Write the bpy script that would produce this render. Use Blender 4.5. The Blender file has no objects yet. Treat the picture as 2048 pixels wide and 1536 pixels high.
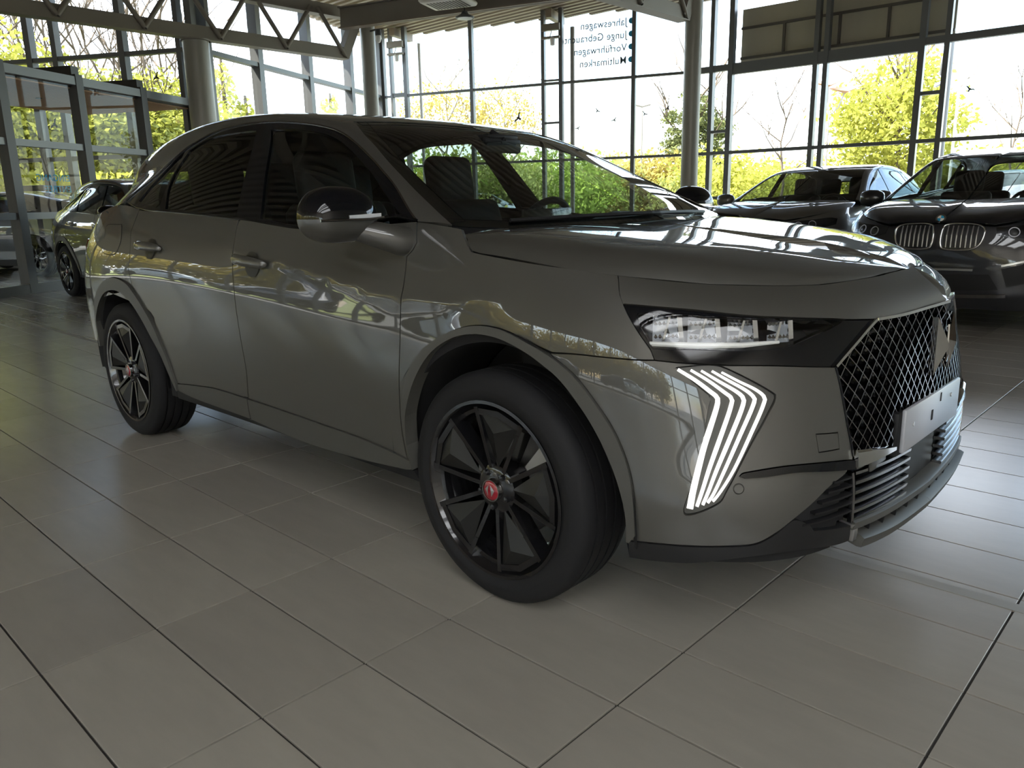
import bpy, bmesh, math, random
import numpy as np
from mathutils import Vector, Matrix
from mathutils.geometry import delaunay_2d_cdt
random.seed(7); np.random.seed(7)
SC = bpy.context.scene
COL = SC.collection
PI = math.pi

# ------------------------------------------------------------------ camera
cam = bpy.data.objects.new('camera', bpy.data.cameras.new('camera')); COL.objects.link(cam)
CAM_LOC = Vector((4.014, -0.154, 1.198)); YAW, PITCH, ROLL = math.radians(133.603), math.radians(-13.184), math.radians(-1.177)
fw = Vector((math.cos(PITCH)*math.cos(YAW), math.cos(PITCH)*math.sin(YAW), math.sin(PITCH)))
rt = Vector((math.sin(YAW), -math.cos(YAW), 0)); up = rt.cross(fw)
r2 = math.cos(ROLL)*rt + math.sin(ROLL)*up; u2 = -math.sin(ROLL)*rt + math.cos(ROLL)*up
m = Matrix((r2, u2, -fw)).transposed().to_4x4(); m.translation = CAM_LOC
cam.matrix_world = m
cam.data.sensor_width = 36; cam.data.lens = 1552.95*36/2048; cam.data.clip_end = 400
SC.camera = cam

# ------------------------------------------------------------------ sky, sun, exposure
SC.view_settings.view_transform = 'Standard'; SC.view_settings.look = 'None'
SC.view_settings.exposure = 1.78; SC.view_settings.gamma = 1; SC.view_settings.use_curve_mapping = False
SC.cycles.transparent_max_bounces = 32; SC.cycles.max_bounces = 10; SC.cycles.glossy_bounces = 6; SC.cycles.diffuse_bounces = 5
SC.cycles.sample_clamp_indirect = 8
W = bpy.data.worlds.new('world'); SC.world = W; W.use_nodes = True
wn = W.node_tree.nodes; wl = W.node_tree.links
bg = wn['Background']; sky = wn.new('ShaderNodeTexSky'); sky.sky_type = 'NISHITA'
sky.sun_disc = False; sky.sun_elevation = math.radians(48); sky.sun_rotation = math.radians(200); sky.air_density = 1.2; sky.dust_density = 1.0; sky.ozone_density = 1.0
tcw = wn.new('ShaderNodeTexCoord'); nzw = wn.new('ShaderNodeTexNoise'); nzw.inputs['Scale'].default_value = 2.2; nzw.inputs['Detail'].default_value = 6
rmp = wn.new('ShaderNodeValToRGB'); rmp.color_ramp.elements[0].position = .46; rmp.color_ramp.elements[1].position = .62
mixw = wn.new('ShaderNodeMix'); mixw.data_type = 'RGBA'; mixw.inputs['B'].default_value = (8.6, 9.2, 10.4, 1)
wl.new(tcw.outputs['Generated'], nzw.inputs['Vector']); wl.new(nzw.outputs['Fac'], rmp.inputs['Fac'])
wl.new(rmp.outputs['Color'], mixw.inputs['Factor']); wl.new(sky.outputs['Color'], mixw.inputs['A'])
wl.new(mixw.outputs['Result'], bg.inputs['Color']); bg.inputs['Strength'].default_value = 0.26
sun = bpy.data.objects.new('sun', bpy.data.lights.new('sun', 'SUN')); COL.objects.link(sun)
sun.data.energy = 7.0; sun.data.angle = math.radians(.6); sun.data.color = (1, .94, .84)
sun.rotation_euler = Vector((-.36, -.48, .87)).to_track_quat('Z', 'Y').to_euler()   # high sun behind the camera, kept off the floor by the roof

# ------------------------------------------------------------------ materials
def mat(name, col, rough=.5, metal=0, coat=0, spec=.5, emit=None, es=0, bump=None, var=None, trans=0):
    m = bpy.data.materials.new(name); m.use_nodes = True; nt = m.node_tree; b = nt.nodes['Principled BSDF']
    b.inputs['Base Color'].default_value = (*col, 1); b.inputs['Roughness'].default_value = rough; b.inputs['Metallic'].default_value = metal
    b.inputs['Coat Weight'].default_value = coat; b.inputs['Coat Roughness'].default_value = .02; b.inputs['Specular IOR Level'].default_value = spec
    if emit: b.inputs['Emission Color'].default_value = (*emit, 1); b.inputs['Emission Strength'].default_value = es
    tc = nt.nodes.new('ShaderNodeTexCoord')
    if var:      # (scale, amount, stretch)
        n = nt.nodes.new('ShaderNodeTexNoise'); n.inputs['Scale'].default_value = var[0]; n.inputs['Detail'].default_value = 5
        mp = nt.nodes.new('ShaderNodeMapping'); mp.inputs['Scale'].default_value = var[2] if len(var) > 2 else (1, 1, 1)
        nt.links.new(tc.outputs['Object'], mp.inputs['Vector']); nt.links.new(mp.outputs['Vector'], n.inputs['Vector'])
        mx = nt.nodes.new('ShaderNodeMix'); mx.data_type = 'RGBA'
        mx.inputs['A'].default_value = (*[max(0, c*(1-var[1])) for c in col], 1); mx.inputs['B'].default_value = (*[min(1, c*(1+var[1])) for c in col], 1)
        nt.links.new(n.outputs['Fac'], mx.inputs['Factor']); nt.links.new(mx.outputs['Result'], b.inputs['Base Color'])
    if bump:     # (scale, strength)
        n = nt.nodes.new('ShaderNodeTexNoise'); n.inputs['Scale'].default_value = bump[0]; n.inputs['Detail'].default_value = 4
        bp = nt.nodes.new('ShaderNodeBump'); bp.inputs['Strength'].default_value = bump[1]; bp.inputs['Distance'].default_value = .004
        nt.links.new(tc.outputs['Object'], n.inputs['Vector']); nt.links.new(n.outputs['Fac'], bp.inputs['Height']); nt.links.new(bp.outputs['Normal'], b.inputs['Normal'])
    return m
def glass(name, tint, ior=1.5, rough=0.0, strength=1.0):
    """thin sheet of glass: tinted see-through plus a Fresnel mirror"""
    m = bpy.data.materials.new(name); m.use_nodes = True; nt = m.node_tree; nt.nodes.remove(nt.nodes['Principled BSDF'])
    out = nt.nodes['Material Output']; t = nt.nodes.new('ShaderNodeBsdfTransparent'); t.inputs['Color'].default_value = (*tint, 1)
    g = nt.nodes.new('ShaderNodeBsdfGlossy'); g.inputs['Roughness'].default_value = rough; g.inputs['Color'].default_value = (strength, strength, strength, 1)
    mx = nt.nodes.new('ShaderNodeMixShader'); geo = nt.nodes.new('ShaderNodeNewGeometry'); dt = nt.nodes.new('ShaderNodeVectorMath'); dt.operation = 'DOT_PRODUCT'
    def mth(op, a=None, b=None, ia=None, ib=None):
        n = nt.nodes.new('ShaderNodeMath'); n.operation = op; n.use_clamp = False
        for k, (v, l) in enumerate(((a, ia), (b, ib))):
            if l is not None: nt.links.new(l, n.inputs[k])
            elif v is not None: n.inputs[k].default_value = v
        return n.outputs[0]
    nt.links.new(geo.outputs['Incoming'], dt.inputs[0]); nt.links.new(geo.outputs['Normal'], dt.inputs[1])
    f0 = ((ior-1)/(ior+1))**2; c = mth('ABSOLUTE', ia=dt.outputs['Value']); k = mth('POWER', b=5, ia=mth('SUBTRACT', a=1, ib=c)); fac = mth('ADD', a=f0, ib=mth('MULTIPLY', a=1-f0, ib=k))   # Schlick, same from both sides
    nt.links.new(fac, mx.inputs['Fac']); nt.links.new(t.outputs['BSDF'], mx.inputs[1]); nt.links.new(g.outputs['BSDF'], mx.inputs[2]); nt.links.new(mx.outputs['Shader'], out.inputs['Surface'])
    return m
def leafmat(name, c1, c2, tr=.45):
    m = bpy.data.materials.new(name); m.use_nodes = True; nt = m.node_tree; nt.nodes.remove(nt.nodes['Principled BSDF']); out = nt.nodes['Material Output']
    tc = nt.nodes.new('ShaderNodeTexCoord'); n = nt.nodes.new('ShaderNodeTexNoise'); n.inputs['Scale'].default_value = 1.3; n.inputs['Detail'].default_value = 3
    mx = nt.nodes.new('ShaderNodeMix'); mx.data_type = 'RGBA'; mx.inputs['A'].default_value = (*c1, 1); mx.inputs['B'].default_value = (*c2, 1)
    nt.links.new(tc.outputs['Object'], n.inputs['Vector']); nt.links.new(n.outputs['Fac'], mx.inputs['Factor'])
    d = nt.nodes.new('ShaderNodeBsdfDiffuse'); t = nt.nodes.new('ShaderNodeBsdfTranslucent'); ms = nt.nodes.new('ShaderNodeMixShader'); ms.inputs['Fac'].default_value = tr
    for s in (d, t): nt.links.new(mx.outputs['Result'], s.inputs['Color'])
    nt.links.new(d.outputs['BSDF'], ms.inputs[1]); nt.links.new(t.outputs['BSDF'], ms.inputs[2]); nt.links.new(ms.outputs['Shader'], out.inputs['Surface'])
    return m
def paint(name, col, metal=.35, rough=.38):
    m = mat(name, col, rough, metal, coat=1.0, spec=.5); m.node_tree.nodes['Principled BSDF'].inputs['Coat IOR'].default_value = 1.55
    return m
def tilemat():
    m = bpy.data.materials.new('porcelain_tile'); m.use_nodes = True; nt = m.node_tree; b = nt.nodes['Principled BSDF']; L = nt.links.new
    tc = nt.nodes.new('ShaderNodeTexCoord'); oi = nt.nodes.new('ShaderNodeObjectInfo'); geo = nt.nodes.new('ShaderNodeNewGeometry')
    mp = nt.nodes.new('ShaderNodeMapping'); mp.inputs['Scale'].default_value = (1.4, 5, 1); L(geo.outputs['Position'], mp.inputs['Vector'])
    n = nt.nodes.new('ShaderNodeTexNoise'); n.inputs['Scale'].default_value = 2.6; n.inputs['Detail'].default_value = 8; n.inputs['Roughness'].default_value = .65; L(mp.outputs['Vector'], n.inputs['Vector'])
    n2 = nt.nodes.new('ShaderNodeTexNoise'); n2.inputs['Scale'].default_value = 1.1; n2.inputs['Detail'].default_value = 3; L(geo.outputs['Position'], n2.inputs['Vector'])
    r = nt.nodes.new('ShaderNodeValToRGB'); r.color_ramp.elements[0].position = .25; r.color_ramp.elements[0].color = (.262, .242, .208, 1); r.color_ramp.elements[1].position = .74; r.color_ramp.elements[1].color = (.292, .270, .232, 1)
    L(n.outputs['Fac'], r.inputs['Fac'])
    mx = nt.nodes.new('ShaderNodeMix'); mx.data_type = 'RGBA'; mx.blend_type = 'MULTIPLY'; mx.inputs['Factor'].default_value = .5
    r2 = nt.nodes.new('ShaderNodeValToRGB'); r2.color_ramp.elements[0].color = (.88, .88, .88, 1); r2.color_ramp.elements[1].color = (1.15, 1.13, 1.1, 1); L(n2.outputs['Fac'], r2.inputs['Fac'])
    L(r.outputs['Color'], mx.inputs['A']); L(r2.outputs['Color'], mx.inputs['B'])
    mr = nt.nodes.new('ShaderNodeMapRange'); mr.inputs['To Min'].default_value = .92; mr.inputs['To Max'].default_value = 1.08; L(oi.outputs['Random'], mr.inputs['Value'])
    m2 = nt.nodes.new('ShaderNodeVectorMath'); m2.operation = 'SCALE'; L(mx.outputs['Result'], m2.inputs[0]); L(mr.outputs['Result'], m2.inputs['Scale']); L(m2.outputs['Vector'], b.inputs['Base Color'])
    rr = nt.nodes.new('ShaderNodeMapRange'); rr.inputs['To Min'].default_value = .20; rr.inputs['To Max'].default_value = .25; L(n.outputs['Fac'], rr.inputs['Value']); L(rr.outputs['Result'], b.inputs['Roughness'])
    b.inputs['Specular IOR Level'].default_value = .65
    bp = nt.nodes.new('ShaderNodeBump'); bp.inputs['Strength'].default_value = .012; bp.inputs['Distance'].default_value = .002; L(n.outputs['Fac'], bp.inputs['Height']); L(bp.outputs['Normal'], b.inputs['Normal'])
    return m
M = dict(
 tile=tilemat(), grout=mat('grout', (.035, .032, .028), .9),
 steel=mat('grey_steel', (.23, .205, .17), .45, .1, var=(1.5, .12)), alu=mat('aluminium_profile', (.15, .155, .155), .38, .35), dark_alu=mat('dark_profile', (.055, .055, .055), .4, .1),
 column=mat('column_paint', (.30, .29, .25), .35, .1), deck=mat('roof_deck_sheet', (.25, .20, .155), .5, .05), soffit=mat('timber_soffit', (.50, .31, .20), .9, spec=.05, var=(3, .12, (1, 14, 1))),
 pane=glass('window_glass', (.96, .98, .97), 1.3), pane_v=glass('vestibule_glass', (.95, .97, .96), 1.3), film=glass('frosted_film', (.80, .82, .80), 1.2, .5), white=mat('white_plastic', (.75, .73, .68), .45), beige=mat('beige_board', (.42, .37, .28), .7, var=(4, .08, (1, 1, .15))),
 brown=mat('brown_frame', (.09, .075, .06), .6), wall=mat('plaster_wall', (.62, .57, .49), .8, var=(2, .05)),
 asphalt=mat('asphalt', (.16, .16, .15), .9, var=(6, .2)), grass=mat('grass_ground', (.24, .27, .10), .95, var=(3, .35)), paving=mat('light_paving', (.45, .44, .40), .85, var=(8, .12)),
 bark=mat('bark', (.10, .075, .05), .9, var=(9, .3)), bark_l=mat('pale_bark', (.22, .19, .14), .9, var=(9, .3)),
 leaf=leafmat('spring_leaves', (.28, .29, .045), (.50, .49, .11)), leaf_g=leafmat('green_leaves', (.19, .27, .05), (.36, .44, .10)), leaf_y=leafmat('yellow_leaves', (.30, .23, .06), (.46, .38, .11)), leaf_p=leafmat('pine_needles', (.07, .09, .035), (.20, .21, .08), .25), leaf_d=leafmat('olive_leaves', (.24, .27, .08), (.42, .44, .15)),
 blue=mat('blue_lettering', (.01, .30, .52), .6), text=mat('grey_lettering', (.06, .08, .09), .6), bird=mat('black_sticker', (.01, .01, .012), .6),
 added_rooflight=leafmat('added_opal_rooflight', (.75, .75, .73), (.8, .8, .78), .85), lamp_glass=mat('lamp_glass', (.8, .8, .78), .3), black=mat('black_plastic', (.008, .008, .009), .55, spec=.3), gloss_black=mat('gloss_black', (.004, .0045, .006), .07, spec=.42), rubber=mat('tyre_rubber', (.011, .011, .012), .75, spec=.25, bump=(60, .15)),
 paint=paint('grey_paint', (.050, .049, .043), .1, .5), satin=mat('satin_grey_trim', (.060, .059, .053), .42, spec=.35), liner=mat('wheelhouse_liner', (.006, .006, .007), .9),
 lip=mat('dark_lip_plastic', (.012, .012, .013), .42, spec=.35), chrome=mat('chrome', (.62, .62, .62), .08, 1), dchrome=mat('dark_chrome', (.30, .30, .31), .14, 1), silver=mat('satin_silver', (.45, .45, .45), .3, .9), led=mat('led_strip', (.9, .9, .88), .3, emit=(1, .97, .92), es=.32),
 rim=mat('black_alloy', (.008, .008, .009), .16, .2, coat=.5), rim_m=mat('matt_insert', (.009, .009, .009), .4, spec=.4), cap_red=mat('red_cap', (.25, .008, .018), .25, coat=.8), disc=mat('brake_disc', (.28, .27, .26), .35, .9), caliper=mat('caliper', (.42, .41, .38), .5, .5),
 plate=mat('bare_plate_holder', (.36, .37, .40), .30, .15), tail=mat('tail_lamp', (.10, .004, .006), .1, coat=1), lens=glass('headlamp_lens', (.93, .95, .97), 1.5), hl_in=mat('lamp_reflector', (.82, .83, .86), .22, .65), hl_dark=mat('lamp_bezel', (.02, .02, .022), .2, .3),
 ws=glass('windscreen_glass', (.80, .88, .85), 1.52), side_glass=glass('door_glass', (.60, .67, .65), 1.55), privacy=glass('privacy_glass', (.26, .30, .29), 1.55), frit=mat('glass_frit', (.004, .004, .005), .08), seat=mat('seat_leather', (.006, .006, .007), .6, spec=.2), dash=mat('dash_plastic', (.014, .015, .016), .55), headliner=mat('headliner', (.03, .03, .032), .9),
 paint_g=paint('dark_green_paint', (.028, .031, .026), .1, .5), paint_b=paint('carbon_blue_paint', (.006, .007, .011), .1, .5), paint_s=paint('graphite_paint', (.085, .081, .073), .2, .5), paint_o=paint('slate_blue_paint', (.03, .037, .045), .2, .5), paint_w=paint('pale_blue_paint', (.5, .58, .62), .2),
)

# ------------------------------------------------------------------ object helpers
def tag(o, label=None, cat=None, group=None, kind=None):
    if label: o['label'] = label
    if cat: o['category'] = cat
    if group: o['group'] = group
    if kind: o['kind'] = kind
    return o
def empty(name, loc=(0, 0, 0), rz=0, parent=None):
    o = bpy.data.objects.new(name, None); COL.objects.link(o); o.location = loc; o.rotation_euler = (0, 0, rz); o.empty_display_size = .1
    if parent: o.parent = parent
    return o
def mesh_obj(name, me, material=None, parent=None):
    o = bpy.data.objects.new(name, me); COL.objects.link(o)
    if material is not None and not me.materials: me.materials.append(M[material] if isinstance(material, str) else material)
    if parent is not None: o.parent = parent
    return o
class MB:
    def __init__(s): s.v = []; s.f = []
    def add(s, vs, fs, mtx=None):
        b = len(s.v); s.v += [tuple(mtx @ Vector(v)) if mtx else tuple(v) for v in vs]; s.f += [tuple(b+i for i in f) for f in fs]; return s
    def box(s, lo, hi, mtx=None):
        x0, y0, z0 = lo; x1, y1, z1 = hi
        return s.add([(x0, y0, z0), (x1, y0, z0), (x1, y1, z0), (x0, y1, z0), (x0, y0, z1), (x1, y0, z1), (x1, y1, z1), (x0, y1, z1)],
                     [(0, 3, 2, 1), (4, 5, 6, 7), (0, 1, 5, 4), (1, 2, 6, 5), (2, 3, 7, 6), (3, 0, 4, 7)], mtx)
    def bar(s, a, b, w, h, upv=(0, 0, 1)):
        """rectangular bar from a to b, w sideways, h along upv"""
        a, b = Vector(a), Vector(b); d = (b-a).normalized(); u = Vector(upv); sd = d.cross(u)
        if sd.length < 1e-4: sd = d.cross(Vector((1, 0, 0)))
        sd.normalize(); u = sd.cross(d).normalized()
        vs = [p+sd*(w/2*i)+u*(h/2*j) for p in (a, b) for i, j in ((-1, -1), (1, -1), (1, 1), (-1, 1))]
        return s.add(vs, [(0, 1, 2, 3), (7, 6, 5, 4), (0, 4, 5, 1), (1, 5, 6, 2), (2, 6, 7, 3), (3, 7, 4, 0)])
    def tube(s, path, r, n=10, caps=True, closed=False):
        P = [Vector(p) for p in path]; N = len(P); rs = r if isinstance(r, (list, tuple)) else [r]*N; vs = []; prev = None
        for i, p in enumerate(P):
            d = (P[(i+1) % N]-P[i-1]) if closed else (P[min(i+1, N-1)]-P[max(i-1, 0)]); d.normalize()
            if prev is None: a = d.orthogonal().normalized()
            else: a = prev-d*prev.dot(d); a = a.normalized() if a.length > 1e-5 else d.orthogonal().normalized()
            prev = a; b = d.cross(a)
            vs += [p+(a*math.cos(2*PI*k/n)+b*math.sin(2*PI*k/n))*rs[i] for k in range(n)]
        fs = []
        for i in range(N if closed else N-1):
            j = (i+1) % N
            fs += [(i*n+k, i*n+(k+1) % n, j*n+(k+1) % n, j*n+k) for k in range(n)]
        if caps and not closed: fs += [tuple(range(n-1, -1, -1)), tuple((N-1)*n+k for k in range(n))]
        return s.add(vs, fs)
    def lathe(s, prof, n=32, mtx=None, close=False):
        """profile (r, h) turned about local z"""
        vs = [(r*math.cos(2*PI*k/n), r*math.sin(2*PI*k/n), h) for r, h in prof for k in range(n)]; fs = []
        m_ = len(prof)
        for i in range(m_ if close else m_-1):
            j = (i+1) % m_
            fs += [(i*n+k, i*n+(k+1) % n, j*n+(k+1) % n, j*n+k) for k in range(n)]
        return s.add(vs, fs, mtx)
    def prism(s, poly, h0, h1, mtx=None):
        n = len(poly); vs = [(x, y, h0) for x, y in poly]+[(x, y, h1) for x, y in poly]
        return s.add(vs, [tuple(range(n-1, -1, -1)), tuple(range(n, 2*n))]+[(i, (i+1) % n, n+(i+1) % n, n+i) for i in range(n)], mtx)
    def mesh(s, name, smooth=None):
        me = bpy.data.meshes.new(name); me.from_pydata(s.v, [], s.f); me.update()
        bm = bmesh.new(); bm.from_mesh(me); bmesh.ops.recalc_face_normals(bm, faces=bm.faces); bm.to_mesh(me); bm.free()
        if smooth:
            me.polygons.foreach_set('use_smooth', [True]*len(me.polygons)); me.set_sharp_from_angle(angle=math.radians(smooth))
        return me
    def obj(s, name, material, parent=None, smooth=None): return mesh_obj(name, s.mesh(name, smooth), material, parent)
def rbox(name, lo, hi, material, parent=None, r=.01, seg=2):
    """box with rounded edges"""
    bm = bmesh.new(); bmesh.ops.create_cube(bm, size=1)
    for v in bm.verts: v.co = Vector([lo[i]+(v.co[i]+.5)*(hi[i]-lo[i]) for i in range(3)])
    bmesh.ops.bevel(bm, geom=bm.edges[:], offset=r, segments=seg, affect='EDGES', profile=.5)
    me = bpy.data.meshes.new(name); bm.to_mesh(me); bm.free(); me.polygons.foreach_set('use_smooth', [True]*len(me.polygons)); me.set_sharp_from_angle(angle=math.radians(40))
    return mesh_obj(name, me, material, parent)
def copy_tree(o, parent=None):
    c = o.copy(); COL.objects.link(c); c.parent = parent
    for ch in list(o.children): copy_tree(ch, c)
    return c

# ================================================================== FLOOR
TA, TB = .304, .608                     # tile module across (y) and along (x)
FX0, FX1, FY0, FY1 = -16, 14, -12, 20   # slab
floor = tag(MB().box((FX0, FY0, -.12), (FX1, FY1, -.006)).obj('floor', 'grout'), kind='structure')
KX = [(-11.45, 7.4), (-14.92, 14.5), (-6.6, 17.62), (14, 19.0)]
def inside_hall(x, y):
    pts = [(14, -12), (14, 19.0), (-6.6, 17.62), (-14.92, 14.5), (-11.45, 7.4), (-20.1, 2.4), (-20.1, -12)]
    c = False
    for i in range(len(pts)):
        (xa, ya), (xb, yb) = pts[i], pts[i-1]
        if (ya > y) != (yb > y) and x < (xb-xa)*(y-ya)/(yb-ya)+xa: c = not c
    return c
bm = bmesh.new(); bmesh.ops.create_cube(bm, size=1)
for v in bm.verts: v.co = Vector((v.co.x*(TB-.0065), v.co.y*(TA-.0065), v.co.z*.012-.006))
bmesh.ops.bevel(bm, geom=[e for e in bm.edges if all(v.co.z > -.001 for v in e.verts)], offset=.0008, segments=1, affect='EDGES')
tile_me = bpy.data.meshes.new('tile'); bm.to_mesh(tile_me); bm.free(); tile_me.materials.append(M['tile'])
cands = []
Rc = cam.matrix_world.to_3x3().transposed(); FPX = 1552.95
def px(p):
    q = Rc @ (Vector(p)-CAM_LOC)
    return None if q.z > -.15 else (1024+FPX*q.x/-q.z, 768-FPX*q.y/-q.z, -q.z)
for i in range(int(FY0/TA)+1, int(FY1/TA)-1):
    for j in range(int(FX0/TB)+1, int(FX1/TB)-1):
        x, y = (j+.5)*TB, (i+.5)*TA
        if not inside_hall(x, y): continue
        p = px((x, y, 0)); vis = 0
        if p and -260 < p[0] < 2300 and p[1] < 1900: vis = 1/p[2]**2
        if vis and -1.15 < x-0 < 3.2 and 1.55 < y < 3.1: vis *= .25      # mostly under the car
        cands.append((vis, x, y))
cands.sort(reverse=True)
for k, (s, x, y) in enumerate(cands[:300]):
    o = mesh_obj('tile', tile_me, None, floor); o.location = (x, y, 0)
tf = MB()
tv = [v.co.copy() for v in tile_me.vertices]; tfc = [tuple(p.vertices) for p in tile_me.polygons]
for s, x, y in cands[300:]:
    b = len(tf.v); tf.v += [(v.x+x, v.y+y, v.z) for v in tv if True]; tf.f += [tuple(b+i for i in f) for f in tfc]
me = bpy.data.meshes.new('tile_field'); me.from_pydata(tf.v, [], tf.f); me.update()
tag(mesh_obj('tile_field', me, 'tile', floor), kind='stuff')
# expansion joint strip let into the floor
MB().box((-6, 2.345, -.004), (9, 2.395, .0012)).obj('joint_strip', 'steel', floor)

# ================================================================== FACADES
ZT, ZL, ZTOP = 4.2, 2.26, 6.05
def xy(A, B, s, off=0):
    d = Vector((B[0]-A[0], B[1]-A[1])).normalized(); n = Vector((-d.y, d.x))
    return Vector((A[0]+d.x*s+n.x*off, A[1]+d.y*s+n.y*off, 0))
def facade(n, A, B, posts, bars, ztop=ZTOP, glassm='pane', pmat='alu', skip=(), base=True, s0=None, s1=None, depth=.16, w=.07):
    """posts: positions along A-B; bars: list of (s_from, s_to, z, height)"""
    L = math.hypot(B[0]-A[0], B[1]-A[1]); s0 = 0 if s0 is None else s0; s1 = L if s1 is None else s1
    root = MB().bar(xy(A, B, s0)+Vector((0, 0, .06)), xy(A, B, s1)+Vector((0, 0, .06)), depth, .12).obj('window_%d' % n, pmat); tag(root, kind='structure')
    for s in posts:
        wd = w
        if isinstance(s, tuple): s, wd = s
        p = xy(A, B, s); q = xy(A, B, s+.01); MB().bar(p+Vector((0, 0, .02)), p+Vector((0, 0, ztop)), depth, wd, tuple((q-p).normalized())).obj('mullion', pmat, root)
    for a, b, z, h in bars: MB().bar(xy(A, B, a)+Vector((0, 0, z)), xy(A, B, b)+Vector((0, 0, z)), depth*.8, h).obj('transom', pmat, root)
    ss = sorted([s0]+[p[0] if isinstance(p, tuple) else p for p in posts]+[s1])
    for a, b in zip(ss, ss[1:]):
        if b-a < .06: continue
        zs = sorted({.12, ztop}|{z for (u, v, z, h) in bars if u <= a+.02 and v >= b-.02})
        for z0, z1 in zip(zs, zs[1:]):
            p_, q_ = xy(A, B, a+.02, .01), xy(A, B, b-.02, .01); MB().add([p_+Vector((0, 0, z0+.01)), q_+Vector((0, 0, z0+.01)), q_+Vector((0, 0, z1-.01)), p_+Vector((0, 0, z1-.01))], [(0, 1, 2, 3)]).obj('pane', glassm, root)
    return root
K1, K2, K3, K4 = KX
VD = Vector((-.866, -.5)); K0 = (K1[0]+VD.x*10, K1[1]+VD.y*10)
facade(1, K1, K0, [(.05, .14), (.33, .10), (1.61, .13), (3.18, .12), (3.8, .14), 5.4, 7.0, 8.6, 10], [(0, 10, ZT, .08), (0, 10, ZL, .08)], ztop=6.6)
facade(2, K1, K2, [(.3, .12), (1.99, .17), (4.03, .17), (6.08, .17), (7.8, .12)], [(0, 7.9, ZT, .09), (0, 7.9, ZL, .07)], ztop=6.3, depth=.22)
facade(3, K2, K3, [(.1, .16), (.4, .07), (.86, .11), (2.92, .10), (5.0, .09), (5.49, .10), (7.42, .10), 8.8], [(0, 8.88, ZT, .06), (0, 8.88, ZL, .06), (5.0, 5.49, 3.22, .05), (5.0, 5.49, 4.28, .04), (.4, .86, 4.26, .04)], ztop=6.0, depth=.14)
facade(4, K3, K4, [(.52, .10), (1.0, .12), (2.98, .10), (3.20, .10), (5.11, .12), (5.57, .10), (7.6, .1), (9.7, .1), (10.2, .1), (12.3, .1), (14.4, .1), (14.9, .1), (17, .1), (19.1, .1), 20.5], [(0, 20.6, ZT, .14), (1.0, 5.11, ZT-.12, .11), (0, 20.6, ZL, .075), (.52, 1.0, 2.76, .06), (.52, 1.0, 1.2, .07), (5.11, 5.57, 3.2, .07)], ztop=6.0)
for k, (s, top) in enumerate([(1.15, 6.0), (5.75, 6.0)]):
    pass
# slanted drain pipe behind the third facade and pale downpipe
tag(MB().tube([xy(K2, K3, 5.68, .35)+Vector((0, 0, .0)), xy(K2, K3, 5.68, .35)+Vector((0, 0, 5.6))], .06, 10).obj('downpipe', 'steel', None, 40), 'grey round downpipe just outside the glass behind the paired posts', 'pipe', 'downpipes outside the back glazing')
tag(MB().tube([xy(K2, K3, 1.15, .3)+Vector((0, 0, .0)), xy(K2, K3, 1.15, .3)+Vector((0, 0, 5.6))], .045, 10).obj('downpipe', 'white', None, 40), 'thin pale downpipe outside the glass near the far corner column', 'pipe', 'downpipes outside the back glazing')
# hall walls behind the camera (one glazed), right-hand wall
tag(MB().box((14, -12, 0), (14.25, 19, 6.2)).obj('wall_right', 'wall'), kind='structure')
facade(5, (14, -12), (-20, -12), [0.1, 2.1, 4.1, 6.1, 8.1, 10.1, 12.1, 14.1, 16.1, 18.1, 20.1, 22.1, 24.1, 26.1, 28.1, 30.1, 32.1, 33.9], [(0, 34, 2.26, .08), (0, 34, 3.4, .1)], ztop=3.4, w=.1)
tag(MB().box((-20.2, -12.15, 3.4), (14.2, -11.85, 6.2)).obj('wall_front', 'wall'), kind='structure')
facade(8, (-20.1, -12), (-20.1, 2.4), [.1, 2.1, 4.1, 6.1, 8.1, 10.1, 12.1, 14.3], [(0, 14.4, 2.26, .08), (0, 14.4, 3.6, .1)], ztop=3.6, w=.1)
tag(MB().box((-20.3, -12, 3.6), (-20.05, 2.5, 6.2)).obj('wall_left', 'wall'), kind='structure')

# ------------------------------------------------------------------ vestibule of glass frames
UD = Vector((-.5, .866)); P0 = Vector((-9.39, 3.39))
def vp(s, t=0, z=0): return Vector((P0.x+UD.x*s+VD.x*t, P0.y+UD.y*s+VD.y*t, z))
vest = MB().bar(vp(-3.2, 0, .07), vp(4.6, 0, .07), .16, .14).obj('window_6', 'dark_alu'); tag(vest, kind='structure')
for s in (-3.1, -1.5, 0.0, 1.5, 3.02, 4.55):
    MB().bar(vp(s, 0, .02), vp(s, 0, 3.32 if s < 4 else 3.2), .17, .15, (UD.x, UD.y, 0)).obj('frame_post', 'dark_alu', vest)
    if s < 4: MB().bar(vp(s, -.02, 3.38), vp(s, 2.6, 3.38), .16, .14).obj('roof_beam', 'dark_alu', vest)
for a, b in zip((-3.1, -1.5, 0, 1.5, 3.02), (-1.5, 0, 1.5, 3.02, 4.55)):
    MB().bar(vp(a, 0, 3.22), vp(b, 0, 3.22), .15, .13).obj('top_rail', 'alu', vest)
    for z, h in ((2.2, .10), (1.14, .10)):
        if a > 2.9 and z < 2: continue
        MB().bar(vp(a, 0, z), vp(b, 0, z), .12, h).obj('middle_rail', 'alu', vest)
    for z0, z1 in ((.14, 1.1), (1.19, 2.15), (2.25, 3.16)):
        MB().add([vp(a+.06, 0, z0), vp(b-.06, 0, z0), vp(b-.06, 0, z1), vp(a+.06, 0, z1)], [(0, 1, 2, 3)]).obj('pane', 'pane_v', vest)
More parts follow.
